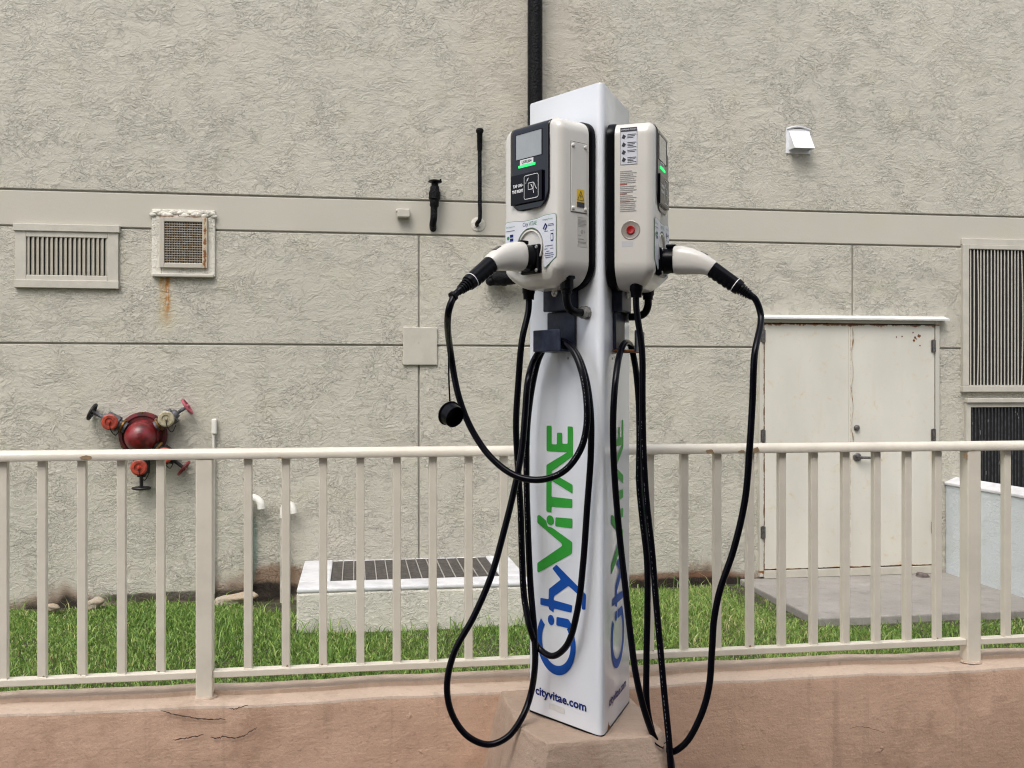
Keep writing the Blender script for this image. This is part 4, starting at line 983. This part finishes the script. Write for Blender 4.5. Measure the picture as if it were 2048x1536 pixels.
pts += [K(1070, 716, .052), K(1093, 688, .051), K(1122, 683, .051), K(1146, 702, .052), K(1163, 742, .058), K(1173, 800, .065), K(1172, 860, .068), K(1158, 905, .080), K(1128, 942, .110), K(1085, 959, .150), K(1035, 953, .190), K(985, 918, .225), K(945, 862, .25), K(918, 795, .27), K(902, 710, .285)]
pts += [eL+dL*.045-Vector((0,0,.025)), eL+dL*.02, eL]
obj('cable', G().tube(smooth_path(pts, 9), CR, 14), 'rubber', cl, smooth=True)
pA = eL+dL*.028
obj('cap_clip', G().lathe(pA-dL*.004, dL, [(0,.0135),(.008,.0135)], 14), 'grip', cl, smooth=True)
capc = atZ(902, 829, (eL-CAMP).dot(FW)-.02)
obj('cap_cord', G().tube(smooth_path([pA+Vector((-.006,0,-.008)), pA+Vector((-.008,0,-.06)), capc+Vector((-.006,0,.12)), capc+Vector((-.003,0,.034))]), .0022, 8), 'grip', cl, smooth=True)
ax = (RT*.62 - FW*.70 - UP*.36).normalized()
dc = obj('dust_cap', G().lathe(capc-ax*.016, ax, [(0,0),(.001,.030),(.006,.0335),(.008,.0335),(.009,.030),(.034,.0285),(.034,.0262),(.012,.026),(.012,0)], 24), 'grip', cl, smooth=35)

def cable_print(path, spans, side, parent):
    g = G()
    for a_, b_ in spans:
        i = a_
        while i < b_:
            p, q = path[i], path[i+1]; d = (q-p).normalized(); w = d.cross(side).normalized(); nn = w.cross(d).normalized()
            if nn.dot(side) < 0: nn = -nn
            L_ = (q-p).length; k = 0.0
            while k < L_:
                ln = random.choice((.0025, .004, .006)); o_ = p+d*k+nn*(CR+.0003)
                if random.random() < .35: k += .012; continue
                g.add([o_+w*.0005, o_-w*.0005, o_+d*ln-w*.0005, o_+d*ln+w*.0005], [(0,1,2,3)]); k += ln+random.choice((.003, .005, .012))
            i += 1
    o = obj('cable_print', g, plain('faded_print', (.20, .20, .21), .5), parent); o['kind'] = 'stuff'
pathL = smooth_path(pts, 9)
cable_print(pathL, [(45, 75), (200, 235), (440, 482)], (-FW-RT*.55+UP*.25).normalized(), cl)
# right cable
cr = cable_thing('black charging cable without dust cap, tied near the bottom'); cr.location = C0+NR*.1+Vector((0,0,TOPZ))
eR, dR = connector(MR, cr)
gr_ = MR @ Vector((-.072, -.078, .0))
Q = lambda px, py, n_: onP(px, py, C0+NR*n_, NR)
zg = (gr_-CAMP).dot(FW)
pts = [gr_, gr_-Vector((0,0,.05)), atZ(1284, 700, zg), atZ(1285, 800, zg), atZ(1287, 900, zg), atZ(1293, 1000, zg+.01), atZ(1304, 1100, zg+.02), atZ(1312, 1200, zg+.02), atZ(1321, 1300, zg+.01), atZ(1329, 1390, zg), atZ(1337, 1470, zg-.02), atZ(1343, 1545, zg-.03), atZ(1350, 1590, zg-.02), atZ(1358, 1600, zg), atZ(1360, 1585, zg+.02), atZ(1348, 1545, zg+.03), atZ(1330, 1512, zg+.02), atZ(1310, 1478, zg), atZ(1290, 1425, zg-.01), atZ(1272, 1350, zg-.02), atZ(1261, 1270, zg-.01), atZ(1250, 1170, zg), atZ(1238, 1060, zg+.01), atZ(1229, 950, zg-.02), atZ(1226, 850, zg-.05), atZ(1230, 770, zg-.045), Q(1239, 710, .030), Q(1250, 686, .030), Q(1262, 694, .032), atZ(1271, 735, zg+.13), atZ(1277, 800, zg+.13), atZ(1279, 880, zg+.10), atZ(1278, 960, zg+.08), atZ(1285, 1040, zg+.07), atZ(1294, 1120, zg+.06), atZ(1295, 1220, zg+.05), atZ(1293, 1320, zg+.04), atZ(1295, 1420, zg+.03), atZ(1312, 1480, zg+.02), atZ(1338, 1504, zg), atZ(1368, 1489, zg-.02), atZ(1398, 1440, zg-.04), atZ(1417, 1380, zg-.05), atZ(1424, 1300, zg-.06), atZ(1428, 1240, zg-.07), atZ(1440, 1180, zg-.08), atZ(1467, 1100, zg-.09), atZ(1490, 1000, zg-.10), atZ(1499, 900, zg-.11), atZ(1505, 800, zg-.11), atZ(1509, 710, zg-.11), eR+dR*.036-Vector((0,0,.035)), eR+dR*.016, eR]
obj('cable', G().tube(smooth_path(pts, 9), CR, 14), 'rubber', cr, smooth=True)
pathR = smooth_path(pts, 9)
cable_print(pathR, [(30, 92), (275, 300)], (-FW-RT*.5).normalized(), cr)
tc = atZ(1316, 1487, zg-.005)
ring = [tc+(RT*.75-UP*.5)*(.020*math.cos(2*math.pi*k/20))+(FW)*(.020*math.sin(2*math.pi*k/20)) for k in range(21)]
obj('cable_tie', G().tube(ring, .0022, 6, False).tube(smooth_path([tc+RT*.016, tc+RT*.028+UP*.004, tc+RT*.040-UP*.03, tc+RT*.046-UP*.07]), .0016, 6), 'grip', cr, smooth=True)

# ================================================================== GRASS
def grass(nb):
    x = rng.uniform(-3.6, 6.2, nb*2); y = 3.5+(WY-3.5)*rng.uniform(0, 1, nb*2)**.62
    f1 = np.sin(x*2.1+y*1.3)+np.sin(x*3.7-y*2.9+1)+np.sin(x*7.1+y*6.3+2)*.6
    keep = np.ones(len(x), bool)
    keep &= ~((x > BX0-.03) & (x < BX1+.03) & (y > BYF-.02))
    keep &= ~((x > SX0-.03) & (y > SYF-.03))
    nearslab = (x > SX0-.16) & (y > SYF-.16) & (rng.uniform(size=len(x)) < .72); keep &= ~nearslab
    dwall = WY-y
    bare = (dwall < .07+.05*np.sin(x*5)+.03*np.sin(x*13)) & (rng.uniform(size=len(x)) < .93)
    keep &= ~bare
    patch = (np.exp(-(((x+.55)/.30)**2+((y-7.75)/.33)**2)*1.5) > rng.uniform(size=len(x))); keep &= ~patch
    patch = (np.exp(-(((x-SX0+.1)/.20)**2+((y-7.6)/.5)**2)*1.2)*.8 > rng.uniform(size=len(x))); keep &= ~patch
    x, y, f1 = x[keep][:nb], y[keep][:nb], f1[keep][:nb]; k = len(x)
    z = np.array([lawn_z(a, b_) for a, b_ in zip(x, y)])
    h = (.010+rng.gamma(1.9, .0080, k)).clip(.008, .08)*(1+.36*f1/2).clip(.45, 2); w = rng.uniform(.0018, .0046, k)
    h *= np.where(WY-y < .25, .75, 1)
    tall = ((np.abs(y-(BYF-.04)) < .03) & (x > BX0) & (x < BX1) & (rng.uniform(size=k) < .10)) | ((WY-y < .16) & (rng.uniform(size=k) < .04)) | (rng.uniform(size=k) < .0015)
    h = np.where(tall, rng.uniform(.07, .16, k), h)
    th = rng.uniform(0, 2*np.pi, k); lean = rng.uniform(.15, 1.5, k)*h; la = rng.uniform(0, 2*np.pi, k)
    dx, dy = np.cos(th)*w, np.sin(th)*w; lx, ly = np.cos(la)*lean, np.sin(la)*lean
    V = np.empty((k, 5, 3))
    V[:, 0] = np.stack([x-dx, y-dy, z-.01], 1); V[:, 1] = np.stack([x+dx, y+dy, z-.01], 1)
    V[:, 2] = np.stack([x+dx*.8+lx*.35, y+dy*.8+ly*.35, z+h*.6], 1); V[:, 3] = np.stack([x-dx*.8+lx*.35, y-dy*.8+ly*.35, z+h*.6], 1)
    V[:, 4] = np.stack([x+lx, y+ly, z+h*.95], 1)
    me = bpy.data.meshes.new('grass'); me.vertices.add(k*5); me.vertices.foreach_set('co', V.reshape(-1))
    o = np.arange(k)*5; li = np.stack([o, o+1, o+2, o+3, o+3, o+2, o+4], 1).reshape(-1)
    me.loops.add(k*7); me.loops.foreach_set('vertex_index', li.astype(np.int32))
    ls = np.stack([np.arange(k)*7, np.arange(k)*7+4], 1).reshape(-1)
    me.polygons.add(k*2); me.polygons.foreach_set('loop_start', ls.astype(np.int32)); me.update(calc_edges=True)
    dry = ((np.exp(-((x-SX0+.5)/.8)**2)*.42+np.exp(-((WY-y)/.35)**2)*.25+.16+.14*np.sin(x*3+y*2)+.08*np.sin(x*9-y*7)) > rng.uniform(size=k)).astype(float)
    at_ = me.attributes.new('blade', 'FLOAT', 'POINT'); at_.data.foreach_set('value', np.repeat(rng.uniform(0, 1, k)*.62+dry*.38*rng.uniform(.4, 1, k), 5).astype(np.float32))
    tip = me.attributes.new('tip', 'FLOAT', 'POINT'); tip.data.foreach_set('value', np.tile([0, 0, .6, .6, 1], k).astype(np.float32))
    m, t, b = new_mat('grass_blade'); n = N(t)
    a = n.node('ShaderNodeAttribute', attribute_name='blade').outputs['Fac']
    cr_ = n.node('ShaderNodeValToRGB'); e = cr_.color_ramp.elements
    e[0].position = 0; e[0].color = (.075, .150, .030, 1); e[1].position = 1; e[1].color = (.50, .44, .25, 1)
    q = e.new(.35); q.color = (.175, .310, .060, 1); q = e.new(.60); q.color = (.34, .47, .12, 1); q = e.new(.78); q.color = (.44, .45, .19, 1)
    t.links.new(a, cr_.inputs[0]); t.links.new(cr_.outputs[0], b.inputs['Base Color'])
    b.inputs['Roughness'].default_value = .45; b.inputs['Specular IOR Level'].default_value = .35
    tr = n.node('ShaderNodeBsdfTranslucent'); t.links.new(cr_.outputs[0], tr.inputs['Color'])
    mx = n.node('ShaderNodeMixShader'); mx.inputs[0].default_value = .3
    t.links.new(b.outputs[0], mx.inputs[1]); t.links.new(tr.outputs[0], mx.inputs[2]); t.links.new(mx.outputs[0], t.nodes['Material Output'].inputs['Surface'])
    me.materials.append(m)
    ob = bpy.data.objects.new('grass', me); COL.objects.link(ob)
    tag(ob, 'bright green lawn grass between the low wall and building', 'grass', kind='stuff')
grass(230000)
